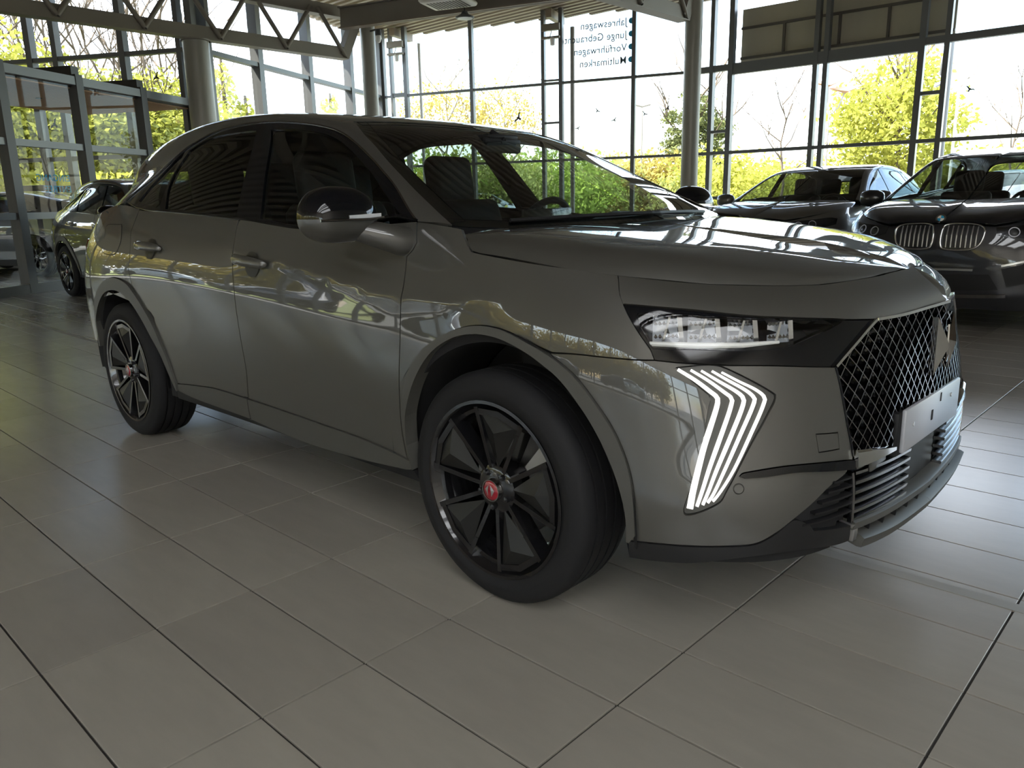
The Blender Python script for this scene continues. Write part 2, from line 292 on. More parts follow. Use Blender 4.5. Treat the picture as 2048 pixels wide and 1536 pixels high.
# timber soffit of the vestibule: separate boards
so = MB().bar(vp(-3.2, 1.35, 3.14), vp(4.45, 1.35, 3.14), 2.6, .02).obj('soffit_frame', 'brown', vest)
for k in range(22):
    t = .1+k*.115
    MB().bar(vp(-3.2, t, 3.115), vp(4.45, t, 3.115), .105, .022).obj('soffit_board', 'soffit', vest)
for s, t in ((.35, 1.0), (2.1, 1.3), (-1.2, 1.0)):
    MB().lathe([(0, 0), (.05, 0), (.05, .01), (0, .012)], 16, Matrix.Translation(vp(s, t, 3.092))).obj('downlight', 'dark_alu', vest)
# lever hardware and frosted film strips on the panes
for s0, s1, z0, z1 in ((-1.35, -.25, 2.5, 2.85), (.12, .75, 2.45, 2.95), (1.75, 2.15, 2.4, 2.95), (2.3, 2.65, 2.45, 3.0)):
    MB().add([vp(s0, 2.2, z0), vp(s1, 2.2, z0), vp(s1, 2.2, z1), vp(s0, 2.2, z1)], [(0, 1, 2, 3)]).obj('film_panel', 'film', vest)
# dark notice boards standing in the vestibule
def flat_text(name, body, size, mtx, material, parent=None, label=None, cat=None, group=None, align='LEFT', ext=.002, sx=1):
    cu = bpy.data.curves.new(name, 'FONT'); cu.body = body; cu.size = size; cu.extrude = ext; cu.align_x = align; cu.resolution_u = 3; cu.space_character = 1.06; cu.offset = .002 if size > .2 else .001
    tmp = bpy.data.objects.new('tmp', cu); COL.objects.link(tmp); dg = bpy.context.evaluated_depsgraph_get(); me = bpy.data.meshes.new_from_object(tmp.evaluated_get(dg)); bpy.data.objects.remove(tmp)
    for v in me.vertices: v.co.x *= sx
    me.materials.clear(); o = mesh_obj(name, me, material, parent); o.matrix_world = mtx
    if label: tag(o, label, cat, group)
    return o
def face_mtx(loc, xdir, zup=(0, 0, 1)):
    """text plane with reading direction xdir and upright letters"""
    x = Vector(xdir).normalized(); y = Vector(zup); n = x.cross(y)
    m_ = Matrix((x, y, n)).transposed().to_4x4(); m_.translation = Vector(loc); return m_
# the lettering is stuck on outside and reads from outside: mirrored from here
dS3 = (Vector(K3)-Vector(K2)).normalized()
for k, w_ in enumerate(('Jahreswagen', 'Junge Gebrauchte', 'Vorf\u00fchrwagen', 'Multimarken')):
    z = 5.44-.30*k; p = xy(K2, K3, 7.22, .03)+Vector((0, 0, z))
    flat_text('window_lettering', w_, .25, face_mtx(p, (-dS3.x, -dS3.y, 0)), 'text', None, 'mirrored grey window lettering reading %s on the upper back glass' % w_, 'lettering', sx=.92)
    MB().lathe([(0, 0), (.07, 0), (.07, .004), (0, .004)], 20, face_mtx(xy(K2, K3, 7.33, .03)+Vector((0, 0, z+.09)), (-dS3.x, -dS3.y, 0))).obj('blue_dot', 'blue')
    tag(bpy.context.scene.objects[-1] if False else COL.objects[-1], 'blue dot in front of the mirrored word %s' % w_, 'lettering')
for k, w_ in enumerate(('EINGANG', 'ENTREE')):
    p = vp(1.12, .02, 1.66-.17*k)
    flat_text('door_lettering', w_, .145, face_mtx(p, (-UD.x, -UD.y, 0)), 'blue', None, 'mirrored blue %s lettering on the vestibule glass' % w_, 'lettering', sx=1.0)
tag(MB().bar(vp(1.02, .02, 1.29), vp(1.16, .02, 1.29), .006, .11).obj('door_sticker', 'brown'), 'small dark square sticker below the blue entrance lettering', 'sticker')

# bird stickers on the glass
def bird(loc, xdir, size, rot, label):
    pts = [(0, .04), (.12, .22), (.42, .5), (.3, .22), (.16, .02), (.1, -.2), (.2, -.46), (0, -.36), (-.14, -.42), (-.08, -.18), (-.18, .02), (-.36, .14), (-.6, .42), (-.5, .12), (-.28, -.06), (-.12, -.08)]
    o = MB().prism([(x*size, y*size) for x, y in [(0, .3), (.1, .12), (.5, .3), (.9, .16), (.5, .08), (.12, -.12), (.14, -.5), (0, -.42), (-.14, -.5), (-.12, -.12), (-.5, .08), (-.9, .16), (-.5, .3), (-.1, .12)]], 0, .002).obj('bird_sticker', 'bird')
    o.matrix_world = face_mtx(loc, xdir) @ Matrix.Rotation(rot, 4, 'Z'); return tag(o, label, 'sticker', 'bird stickers on the glass')
dS4 = (Vector(K4)-Vector(K3)).normalized()
bird(xy(K2, K3, 4.27, -.02)+Vector((0, 0, 3.40)), (dS3.x, dS3.y, 0), .20, 1.0, 'large black bird sticker on the glass above the bonnet end of the roof')
for k, (s, z, r, t_) in enumerate(((5.95, 3.05, .3, 'lowest of the small bird stickers beside the paired posts'), (6.48, 3.45, -.7, 'small bird sticker left of two under the lettering'), (6.93, 3.20, .6, 'small bird sticker right of two under the lettering'), (7.72, 3.30, -.6, 'tiny bird sticker right of the single post'), (8.3, 3.40, .8, 'bird sticker left of the round column'))):
    bird(xy(K2, K3, s, -.02)+Vector((0, 0, z)), (dS3.x, dS3.y, 0), .11, r, t_)
bird(xy(K3, K4, 6.05, -.02)+Vector((0, 0, 3.20)), (dS4.x, dS4.y, 0), .12, -.5, 'bird sticker high on the right-hand pane above the dark car')
bird(vp(2.25, 1.2, 2.68), (UD.x, UD.y, 0), .15, .9, 'bird sticker seen through the vestibule glass')
bird(xy(K1, K0, .95, -.02)+Vector((0, 0, 3.75)), (-VD.x, -VD.y, 0), .13, .9, 'bird sticker above the vestibule beside the thick column')

# ------------------------------------------------------------------ board hung outside the upper right glass
sg = empty('sign_board', (xy(K3, K4, 3.3, .3)))
def sgp(s, z, off=.3): return xy(K3, K4, s, off)+Vector((0, 0, z))-sg.location
MB().bar(sgp(1.1, 4.83), sgp(5.62, 4.83), .03, 1.3).obj('board', 'beige', sg)
for z in (4.4, 5.06): MB().bar(sgp(1.1, z, .26), sgp(5.62, z, .26), .05, .055).obj('frame_rail', 'brown', sg)
for s in (2.12, 3.35, 4.35): MB().bar(sgp(s, 4.4, .26), sgp(s, 5.06, .26), .05, .055, (dS4.x, dS4.y, 0)).obj('frame_stile', 'brown', sg)
tag(sg, 'beige board with brown frame rails hung outside the upper right glazing', 'sign')

# ================================================================== ROOF
ceiling = MB(); build = MB()
ZD = 6.0; pitch = .25
def xr(y):
    xs = []
    pts = [(15, -12.6), (15, 20.1), (-6.9, 18.65), (-16.2, 15.2), (-12.6, 7.4), (-21, 2.6), (-21, -12.6)]
    for i in range(len(pts)):
        (xa, ya), (xb, yb) = pts[i], pts[i-1]
        if (ya > y) != (yb > y): xs.append((xb-xa)*(y-ya)/(yb-ya)+xa)
    return (min(xs), max(xs)) if xs else None
y = -12.5
while y < 20:
    r_ = xr(y+.1)
    if r_:
        segs = [r_]
        for a_, b_ in (((4.6, 8.2), (9.2, 12.8)) if -10.6 < y+.1 < -1.0 else ()):  # openings left in the sheet for the added rooflights
            segs = [q for s_ in segs for q in ((s_[0], a_), (b_, s_[1])) if q[1] > q[0] and q[0] >= s_[0] and q[1] <= s_[1]] if len(segs) == 1 else segs[:-1]+[(segs[-1][0], a_), (b_, segs[-1][1])]
        for x0, x1 in segs:
            prof = [(y, ZD+.09), (y+.045, ZD), (y+.155, ZD), (y+.20, ZD+.09), (y+pitch, ZD+.09)]
            vs = [(x, a, b) for x in (x0, x1) for a, b in prof]; ceiling.add(vs, [(i, i+1, i+6, i+5) for i in range(4)])
            build.add([(x0, y, ZD+.3), (x1, y, ZD+.3), (x1, y+pitch, ZD+.3), (x0, y+pitch, ZD+.3)], [(0, 1, 2, 3)])
    y += pitch
me = bpy.data.meshes.new('ceiling'); me.from_pydata(ceiling.v, [], ceiling.f); me.update()
ceil_o = tag(mesh_obj('ceiling', me, 'deck'), kind='structure')
# weather layer above the sheet, follows the hall outline
build.obj('roof_build_up', 'wall', ceil_o)
for a_, b_ in ((4.6, 8.2), (9.2, 12.8)):  # invented rooflights, added out of view behind the camera to brighten the hall
    rl = MB().add([(a_, -10.6, ZD+.32), (b_, -10.6, ZD+.32), (b_, -.9, ZD+.32), (a_, -.9, ZD+.32)], [(0, 1, 2, 3)]).obj('added_rooflight', 'added_rooflight', ceil_o)
    for p_, q_ in (((a_, -10.6), (b_, -10.6)), ((b_, -10.6), (b_, -.9)), ((b_, -.9), (a_, -.9)), ((a_, -.9), (a_, -10.6))): MB().bar((*p_, ZD+.16), (*q_, ZD+.16), .04, .34).obj('added_rooflight_kerb', 'white', rl)
def truss(name, x, y0, y1, nodes, z0, z1, label, endbrace=True, ext=0):
    t = empty(name, (x, y1, z0))
    def q(y, z): return Vector((0, y-y1, z-z0))
    MB().bar(q(y0, z0+.12), q(y1, z0+.12), .12, .24).obj('bottom_chord', 'steel', t)
    MB().bar(q(y0, z0+.005), q(y1, z0+.005), .24, .02).obj('bottom_flange', 'steel', t)
    MB().bar(q(y0, z1), q(y1+.35, z1), .14, .22).obj('top_chord', 'steel', t)
    MB().bar(q(y0, z1-.11), q(y1+.35, z1-.11), .24, .02).obj('top_flange', 'steel', t)
    for n in nodes:
        MB().tube([q(n, z0+.06)+Vector((.075, 0, 0)), q(n-.62, z1)+Vector((.075, 0, 0))], .045, 10).obj('brace', 'steel', t, 40)
        if n < y1-.05: MB().tube([q(n, z0+.06)+Vector((.075, 0, 0)), q(n+.62, z1)+Vector((.075, 0, 0))], .045, 10).obj('brace', 'steel', t, 40)
    if endbrace: MB().bar(q(y1-.06, z0+.05), q(y1+.38, z1), .2, .2, (1, 0, 0)).obj('end_brace', 'steel', t)
    return tag(t, label, 'truss')
truss('roof_truss', -10.8, -11.8, 10.41, [10.36-1.40*k for k in range(15)], 4.25, 5.18, 'grey steel lattice girder running above the vestibule to the thick column')
truss('roof_truss', -3.9, -11.8, 12.75, [12.7-1.40*k for k in range(17)], 4.24, 5.18, 'dark end of the lattice girder meeting the round column right of the lettering')
truss('roof_truss', 5.0, -11.8, 13.5, [13.4-1.40*k for k in range(17)], 4.24, 5.18, 'steel lattice girder above and behind the camera')
def column(x, y, r, z1, label, m_='column'):
    c = MB().lathe([(r, 0), (r, z1)], 40, Matrix.Translation((0, 0, 0))).obj('shaft', m_, None, 40); t = empty('round_column', (x, y, 0)); c.parent = t
    MB().lathe([(r+.03, z1), (r+.03, z1+.03), (0, z1+.03)], 40).obj('cap_plate', 'steel', t, 40)
    MB().lathe([(r+.05, .0), (r+.05, .02), (r, .02)], 40).obj('base_plate', 'steel', t, 40)
    return tag(t, label, 'column')
column(-10.85, 7.12, .235, 4.22, 'thick grey round column carrying the lattice girder beside the vestibule')
column(-10.75, 11.0, .16, 5.0, 'slimmer round column at the end of the left lattice girder')
column(-3.85, 13.0, .155, 5.95, 'grey round column between the bonnet and the far car')
# I-beams
def ibeam(a, b, zb, h, label):
    t = empty('roof_beam', (a[0], a[1], zb)); A_ = Vector((0, 0, 0)); B_ = Vector((b[0]-a[0], b[1]-a[1], 0))
    MB().bar(A_+Vector((0, 0, h/2)), B_+Vector((0, 0, h/2)), .03, h).obj('web', 'steel', t)
    MB().bar(A_+Vector((0, 0, .012)), B_+Vector((0, 0, .012)), .2, .024).obj('lower_flange', 'deck', t)  # warm deck colour stands in for sunlight on the flange
    MB().bar(A_+Vector((0, 0, h-.012)), B_+Vector((0, 0, h-.012)), .2, .024).obj('upper_flange', 'steel', t)
    return tag(t, label, 'beam')
ibeam((-10.6, 10.22), (1.5, 14.46), 4.8, .42, 'grey steel beam running right from the end of the left girder')
for k, (s, off) in enumerate(((.63, -1.0), (5.25, -1.0))):
    a = xy(K2, K3, s, -.28); b = xy(K2, K3, s, .75)
    tag(MB().bar(a+Vector((0, 0, 5.86)), b+Vector((0, 0, 5.86)), .16, .2).obj('eave_bracket', 'deck'), 'pale eave bracket above the %s pair of far posts' % ('corner' if k == 0 else 'middle'), 'bracket', 'eave brackets over the far glazing')
    q = xy(K2, K3, s, -.12)
    h = empty('post_head', q+Vector((0, 0, 5.45))); MB().bar(Vector((-.25*dS3.x, -.25*dS3.y, .1)), Vector((.25*dS3.x, .25*dS3.y, .1)), .12, .16).obj('head_box', 'steel', h); MB().bar(Vector((-.25*dS3.x, -.25*dS3.y, -.15)), Vector((.25*dS3.x, .25*dS3.y, -.15)), .12, .05).obj('head_rail', 'steel', h)
    MB().tube([(0, 0, .2), (.05, -.03, -.02), (-.03, -.04, -.2)], .012, 6).obj('cable', 'white', h); MB().lathe([(0, -.42), (.06, -.40), (.07, -.25), (.03, -.2), (0, -.2)], 14, Matrix.Translation((.1, -.05, .05))).obj('sensor', 'lamp_glass', h, 40)
    tag(h, 'metal head box with loose cables between the %s posts' % ('corner' if k == 0 else 'middle paired'), 'fitting', 'post heads')
# bulkhead lamp on the slim column, pendant lamp, ceiling air unit
bl = empty('bulkhead_lamp', (-10.28, 10.93, 4.72)); MB().lathe([(0, .12), (.06, .12), (.07, 0), (0, 0)], 16).obj('housing', 'dark_alu', bl, 40); MB().lathe([(.06, 0), (.065, -.06), (.04, -.13), (0, -.15)], 16).obj('globe', 'lamp_glass', bl, 40); MB().tube([(0, 0, .1), (-.12, .02, .14), (-.3, .03, .14)], .02, 8).obj('arm', 'dark_alu', bl)
tag(bl, 'small bulkhead lamp with glass globe beside the slimmer column', 'lamp')
pl = empty('pendant_lamp', (-7.41, 10.76, 4.6)); MB().lathe([(0, .10), (.05, .10), (.07, .05), (.175, .0), (.175, -.02), (.15, -.02), (0, -.015)], 28).obj('shade', 'dark_alu', pl, 40); MB().lathe([(0, -.022), (.148, -.022), (.148, -.03), (0, -.034)], 28).obj('diffuser', 'lamp_glass', pl, 40); MB().tube([(0, 0, .1), (0, 0, 1.42)], .008, 6).obj('cord', 'black', pl)
tag(pl, 'round dark pendant lamp hanging under the steel beam', 'lamp')
ac = empty('air_unit', (-7.42, 10.36, 4.75), math.radians(22))
rbox('tray', (-.45, -.36, 0), (.45, .36, .10), 'white', ac, .06, 3)
for i in range(11):
    for j in range(8):
        MB().box((-.33+i*.064, -.24+j*.064, -.004), (-.29+i*.064, -.2+j*.064, .001)).obj('grille_hole', 'brown', ac) if (i, j) == (0, 0) else None
hole = [c for c in ac.children if c.name.startswith('grille_hole')][0]
for i in range(11):
    for j in range(8):
        if (i, j) != (0, 0):
            c = hole.copy(); COL.objects.link(c); c.location = (i*.064, j*.064, 0)
MB().bar((0, 0, .1), (0, 0, 1.27), .06, .06, (1, 0, 0)).obj('hanger', 'steel', ac)
tag(ac, 'white perforated ceiling air unit below the roof sheet', 'vent')

# ================================================================== OUTSIDE
tag(MB().box((-90, -80, -.3), (90, 110, -.13)).obj('ground', 'asphalt'), kind='structure')
tag(MB().add([(-90, 40, -.10), (90, 40, -.10), (90, 110, .3), (-90, 110, .3)], [(0, 1, 2, 3)]).obj('lawn', 'grass'), kind='structure')
tag(MB().prism([(-90, -60), (-25, -60), (-26, 12), (-38, 40), (-90, 60)], -.129, -.09).obj('verge', 'grass'), kind='structure')
tag(MB().prism([(-25, -6), (-20.3, 2), (-11.6, 7.6), (-15.2, 14.8), (-17, 15), (-22, 8)], -.129, -.06).obj('pavement', 'paving'), kind='structure')
def leaf_cloud(n, shape, size, seed, clump=0, flat=1.0):
    """n leaf quads spread through a volume; shape(rng) -> point"""
    rng = np.random.RandomState(seed)
    if clump:
        cl = np.array([shape(rng) for _ in range(clump)]); p = cl[rng.randint(len(cl), size=n)]+rng.normal(0, 1, (n, 3))*size*2.6*np.array([1, 1, flat])
    else: p = np.array([shape(rng) for _ in range(n)])
    a = rng.normal(0, 1, (n, 3)); a /= np.linalg.norm(a, axis=1, keepdims=True); b = np.cross(a, rng.normal(0, 1, (n, 3))); b /= np.linalg.norm(b, axis=1, keepdims=True)+1e-9
    s = size*(.6+.8*rng.rand(n, 1)); V = np.stack([p-a*s, p+b*s*.55, p+a*s, p-b*s*.55], 1).reshape(-1, 3); F = np.arange(4*n).reshape(-1, 4)
    return V.tolist(), F.tolist()
def ell(rx, ry, rz, zc, hollow=.35):
    def f(rng):
        d = rng.normal(0, 1, 3); d /= np.linalg.norm(d); r = (hollow+(1-hollow)*rng.rand())**.6
        return (d[0]*rx*r, d[1]*ry*r, zc+d[2]*rz*r)
    return f
def branches(mb, h, r, n, seed, spread=.9, start=.35, depth=2, lean=0):
    rng = random.Random(seed)
    pts = [Vector((0, 0, -.2))]
    for k in range(1, 7): pts.append(Vector((rng.uniform(-.03, .03)*h+lean*k/6*h, rng.uniform(-.03, .03)*h, h*k/6)))
    mb.tube(pts, [r*(1-.13*k) for k in range(7)], 7)
    def br(p, d, L, rr, dep):
        q = [p]
        for k in range(1, 5):
            d = (d+Vector((rng.uniform(-.25, .25), rng.uniform(-.25, .25), rng.uniform(-.05, .3)))).normalized(); q.append(q[-1]+d*L/4)
        mb.tube(q, [rr*(1-.2*k) for k in range(5)], 5, caps=False)
        if dep > 0:
            for _ in range(3):
                k = rng.randint(1, 4); dd = (d+Vector((rng.uniform(-.9, .9), rng.uniform(-.9, .9), rng.uniform(-.1, .6)))).normalized(); br(q[k], dd, L*.6, rr*.5, dep-1)
    for i in range(n):
        t = start+(1-start)*(i+.5)/n; k = min(5, int(t*6)); p = pts[k].lerp(pts[k+1], t*6-k); a = i*2.4+rng.uniform(-.4, .4)
        br(p, Vector((math.cos(a)*spread, math.sin(a)*spread, .75)).normalized(), h*(.55-.3*(t-start)), r*.42, depth)
def tree(name, loc, label, crown=None, leafm='leaf', h=6, r=.15, n=6, seed=1, barkm='bark', depth=1, cat='tree', group=None, lean=0, spread=.9):
    t = empty(name, loc); mb = MB(); branches(mb, h, r, n, seed, depth=depth, lean=lean, spread=spread); mb.obj('trunk', barkm, t)
    if crown:
        V, F = crown if isinstance(crown, tuple) else (crown, None); me = V if isinstance(V, bpy.types.Mesh) else None
        if me is None: me = bpy.data.meshes.new('crown'); me.from_pydata(V, [], F); me.update()
        mesh_obj('crown', me, leafm, t)
    return tag(t, label, cat, group)
def ray_at(u, v, dist):
    """ground position seen in direction of a picture column, at a distance"""
    d = r2*((u-1024)/FPX)+u2*((768-v)/FPX)+fw; d = Vector((d.x, d.y)).normalized(); return Vector((CAM_LOC.x+d.x*dist, CAM_LOC.y+d.y*dist, 0))
TR = 'trees outside the glazing'
def crown_mesh(n, shape, size, seed, clump, flat=1, m_='leaf'):
    V, F = leaf_cloud(n, shape, size, seed, clump, flat); me = bpy.data.meshes.new('crown'); me.from_pydata(V, [], F); me.update(); me.materials.append(M[m_]); return me
# big maple on the right
tree('maple_tree', (-7.2, 46, 0), 'tall bright spring-green maple behind the dark car on the right', crown_mesh(9000, ell(2.9, 2.9, 3.0, 4.3, .15), .125, 3, 260), None, 6.6, .16, 9, 5, 'bark', 2, group=TR)
COL.objects['maple_tree'].location = ray_at(1790, 300, 41)
tree('pine_tree', ray_at(1392, 300, 44), 'dark pine with tiered branches behind the round column', (crown_mesh(11000, ell(2.0, 2.0, 2.8, 3.9, .1), .09, 4, 120, .45, 'leaf_p'), None), 'leaf_p', 6.8, .18, 10, 8, 'bark', 1, group=TR)
tree('bare_tree', ray_at(1565, 300, 34), 'leafless tree with thin twigs above the graphite car', None, 'leaf', 4.9, .07, 9, 11, 'bark', 2, group=TR)
tree('bare_tree', ray_at(2030, 300, 34), 'leafless twiggy tree behind the right-most pane', None, 'leaf', 4.6, .06, 8, 12, 'bark', 2, group=TR)
tree('birch_tree', ray_at(893, 230, 33), 'thin yellow budding tree above the car roof, left of the single post', (crown_mesh(2200, ell(2.1, 2.1, 1.2, 4.7, .2), .065, 14, 150, 1, 'leaf_y'), None), 'leaf_y', 5.9, .07, 9, 14, 'bark_l', 2, group=TR)
tree('birch_tree', ray_at(1000, 230, 34), 'thin yellow budding tree above the car roof, right of the single post', (crown_mesh(2200, ell(2.1, 2.1, 1.2, 4.6, .2), .065, 15, 150, 1, 'leaf_y'), None), 'leaf_y', 5.7, .07, 9, 15, 'bark_l', 2, group=TR)
# shrub belt behind the back glazing
kinds = [('leaf', 'leaf'), ('leaf_y', 'leaf_y'), ('leaf_d', 'leaf_d'), ('leaf_g', 'leaf_g')]
bush_me = [crown_mesh(3600, ell(1.9, 1.9, 1.15, 1.3, .3), .09, 20+k, 160, 1, a) for k, (a, b) in enumerate(kinds)]
belt = [(880, 33, 3, 1.3, 'green shrub seen through the windscreen beside the headrest'), (935, 34, 2, 1.25, 'olive shrub seen through the windscreen left of the seat gap'), (1020, 36, 2, 1.3, 'olive tree-like shrub seen through the windscreen middle'), (1085, 38, 3, 1.35, 'green shrub seen through the windscreen left of the steering wheel'), (1140, 37, 3, 1.25, 'bright green shrub seen through the windscreen above the steering wheel'), (1200, 40, 2, 1.3, 'olive shrub behind the far windscreen pillar'), (1262, 41, 1, 1.3, 'yellow shrub right of the single post'), (1320, 42, 1, 1.35, 'golden yellow shrub left of the round column'), (1372, 39, 2, .95, 'olive shrub at the foot of the round column'), (1425, 40, 0, 1.35, 'bright green shrub between the round column and the posts'), (1485, 38, 0, 1.2, 'bright green shrub above the graphite car bonnet'), (1560, 42, 0, 1.15, 'yellow-green shrub behind the graphite car windscreen'), (1640, 43, 0, 1.15, 'yellow-green shrub behind the double post'), (1720, 44, 0, 1.3, 'yellow-green shrub behind the graphite car roof'), (1850, 44, 0, 1.3, 'yellow-green shrub behind the camera mast'), (1950, 44, 0, 1.2, 'yellow-green shrub right of the camera mast'), (2040, 43, 0, 1.3, 'yellow-green shrub at the right picture edge')]
for u, d, k, s, lb in belt:
    t = empty('shrub', ray_at(u, 380, d)); o = mesh_obj('foliage', bush_me[k], None, t); o.scale = (s, s, s); o.rotation_euler = (0, 0, u*.7); tag(t, lb, 'shrub', 'shrubs behind the glazing')
    MB().tube([(0, 0, -.1), (.05, 0, .8), (0, .1, 1.6)], [.07, .06, .03], 6).obj('stem', 'bark', t)
# woodland at the left
wood_me = [crown_mesh(6500, ell(2.5, 2.5, 3.3, 3.6, .25), .10, 40+k, 420, 1, a) for k, a in enumerate(('leaf', 'leaf', 'leaf_d'))]
wood = [(-160, 27, 0), (-90, 29, 1), (-20, 26, 0), (30, 29, 1), (75, 27, 0), (130, 28, 1), (175, 30, 0), (215, 28, 2), (262, 29, 0), (300, 28, 1), (340, 29, 0), (378, 33, 1)]
for i, (u, d, k) in enumerate(wood):
    loc = ray_at(u, 300, d); t = empty('woodland_tree', loc); o = mesh_obj('crown', wood_me[k], None, t); s = .78 if u > 0 else .9; o.scale = (1, 1, s); o.rotation_euler = (0, 0, i*1.3)
    mb = MB(); branches(mb, 7.2, .09, 7, 60+i, depth=2); mb.obj('trunk', 'bark', t)
    tag(t, '%s yellow-green budding woodland tree with bare twigs, counted from the left behind the vestibule' % ['outermost', 'second', 'third', 'fourth', 'fifth', 'sixth', 'seventh', 'eighth', 'ninth', 'tenth', 'eleventh', 'last'][i], 'tree', 'woodland trees behind the vestibule')
# ivy-clad columnar trunks and hedge seen over the roof
for i, (u, d, h, r_) in enumerate(((452, 38, 7.6, .75), (493, 38, 6.0, .7), (508, 40, 5.2, .6), (607, 40, 5.4, .7), (662, 40, 6.4, .8), (690, 41, 5.4, .9))):
    V, F = leaf_cloud(900, ell(r_, r_, h/2, h/2, .5), .14, 80+i, 0)
    me = bpy.data.meshes.new('ivy'); me.from_pydata(V, [], F); me.update()
    t = empty('ivy_trunk', ray_at(u, 250, d)); mesh_obj('ivy', me, 'leaf', t); MB().tube([(0, 0, -.1), (.1, 0, h*.5), (0, .05, h)], [.18, .14, .06], 7).obj('trunk', 'bark', t)
    tag(t, ['tallest slim ivy-clad trunk right of the thick column', 'second slim ivy-clad trunk right of the thick column', 'short ivy-clad trunk beside the second glazing post', 'ivy-clad trunk left of the middle glazing post', 'ivy-clad trunk under the girder end', 'bushy trunk left of the slim column'][i], 'tree', 'ivy-clad trunks beyond the side glazing')
a, b = ray_at(425, 260, 37), ray_at(720, 260, 39)
V = []; F = []; rng = np.random.RandomState(5)
for i in range(1500):
    p = a.lerp(b, rng.rand())+Vector((0, 0, 4.2+rng.rand()*.25)); q = Vector(rng.normal(0, 1, 3)).normalized()*.13; w_ = q.orthogonal().normalized()*.08; k = len(V); V += [tuple(p-q), tuple(p+w_), tuple(p+q), tuple(p-w_)]; F.append((k, k+1, k+2, k+3))
hd = empty('trellis_fence', a); me = bpy.data.meshes.new('creeper'); me.from_pydata([tuple(Vector(v)-a) for v in V], [], F); me.update(); mesh_obj('creeper', me, 'leaf_d', hd)
MB().bar(Vector((0, 0, 2.05)), b-a+Vector((0, 0, 2.05)), .06, 4.1).obj('panel', 'white', hd)
tag(hd, 'pale panel fence topped with creeper beyond the side glazing', 'fence')
# low fence rail with dark panels beyond the vestibule
for i, (u, d) in enumerate(((62, 20), (118, 20.5), (200, 21), (255, 21.5))):
    p = ray_at(u, 380, d); tag(rbox('notice_panel', (-.35, -.04, 1.05), (.35, .04, 1.75), 'dark_alu', None, .01), ['dark panel on a post behind the vestibule, left-most of four', 'dark panel on a post behind the vestibule, second from left', 'dark panel on a post behind the vestibule, third from left', 'dark panel on a post behind the vestibule, right-most of four'][i], 'panel', 'dark panels behind the vestibule')
    o = COL.objects[-1]; o.location = p; o.rotation_euler = (0, 0, math.radians(30)); MB().tube([(0, 0, -.15), (0, 0, 1.1)], .04, 8).obj('post', 'dark_alu', o)
hg = empty('hedge', ray_at(120, 420, 22))
V, F = leaf_cloud(7000, lambda r_: (r_.uniform(-10, 10), r_.uniform(-.6, .6), r_.uniform(0, 2.1)), .12, 9, 0)
me = bpy.data.meshes.new('foliage'); me.from_pydata(V, [], F); me.update(); mesh_obj('foliage', me, 'leaf', hg); hg.rotation_euler = (0, 0, math.radians(75)); tag(hg, 'low green hedge behind the vestibule glass', 'hedge')
# mast with camera, street lamp with leaf-shaped heads, flagpole
ms = empty('camera_mast', ray_at(1880, 300, 24)); MB().tube([(0, 0, -.13), (0, 0, 6.4)], [.11, .085], 12).obj('pole', 'alu', ms, 40); rbox('cabinet', (-.16, -.12, 4.15), (.02, .12, 4.6), 'alu', ms, .01); MB().tube([(-.05, 0, 4.0), (-.25, -.1, 3.9)], .05, 10).obj('camera_head', 'white', ms)
tag(ms, 'grey mast with a small camera behind the right-hand posts', 'mast')
fp = MB().tube([(0, 0, -.13), (0, 0, 4.6)], [.05, .03], 8).obj('flagpole', 'white', None, 40); fp.location = ray_at(1905, 300, 27); tag(fp, 'thin pale pole right of the camera mast', 'pole')
sl = empty('street_lamp', ray_at(1653, 300, 36)); MB().tube([(0, 0, -.13), (0, 0, 4.4)], [.06, .04], 8).obj('pole', 'steel', sl)
for k, (dx, dz) in enumerate(((-.12, 5.7), (.6, 5.45))):
    q = r2*dx; MB().tube([(0, 0, 4.4), (q.x*.6, q.y*.6, 4.7), (q.x, q.y, dz-.1)], .03, 6).obj('arm', 'steel', sl)
    mb = MB(); e = Vector((r2.x, r2.y, 0)).normalized(); c = Vector((q.x, q.y, dz)); n_ = Vector((-e.y, e.x, 0))
    mb.add([c-e*.75+Vector((0, 0, .0)), c-n_*.3-Vector((0, 0, .16)), c+e*.75+Vector((0, 0, .12)), c+n_*.3+Vector((0, 0, .06)), c-Vector((0, 0, .22))], [(0, 1, 2, 3), (0, 4, 1), (1, 4, 2), (2, 4, 3), (3, 4, 0)]).obj('lamp_head', 'soffit', sl)
tag(sl, 'street lamp with two leaf-shaped amber heads behind the double post', 'street lamp')
ls = empty('light_mast', ray_at(1283, 300, 40)); MB().tube([(0, 0, -.13), (0, 0, 5.6)], [.06, .04], 8).obj('pole', 'steel', ls); MB().tube([(-.4*r2.x, -.4*r2.y, 5.65), (0, 0, 5.55), (.4*r2.x, .4*r2.y, 5.65)], .05, 6).obj('lamp_arm', 'steel', ls); tag(ls, 'thin twin-arm light mast right of the single post', 'street lamp')
# tree belt in front of the building (behind the camera): it shows in the door panels
fw_me = crown_mesh(2600, ell(2.6, 2.6, 3.0, 3.6, .25), .24, 90, 120, 1, 'leaf_y')
for i in range(26):
    t = empty('front_tree', (15-i*3.3, -30-(i % 3)*1.5, 0) if i < 16 else (-37-(i % 3)*1.6, -30+(i-16)*3.6, 0)); o = mesh_obj('crown', fw_me, None, t); o.rotation_euler = (0, 0, i*.9); mb = MB(); mb.tube([(0, 0, -.2), (.1, 0, 2), (0, 0, 4)], [.16, .13, .05], 6).obj('trunk', 'bark', t)
    tag(t, 'yellow-green tree in the belt in front of the hall, mirrored in the door panels', 'tree', 'front tree belt')

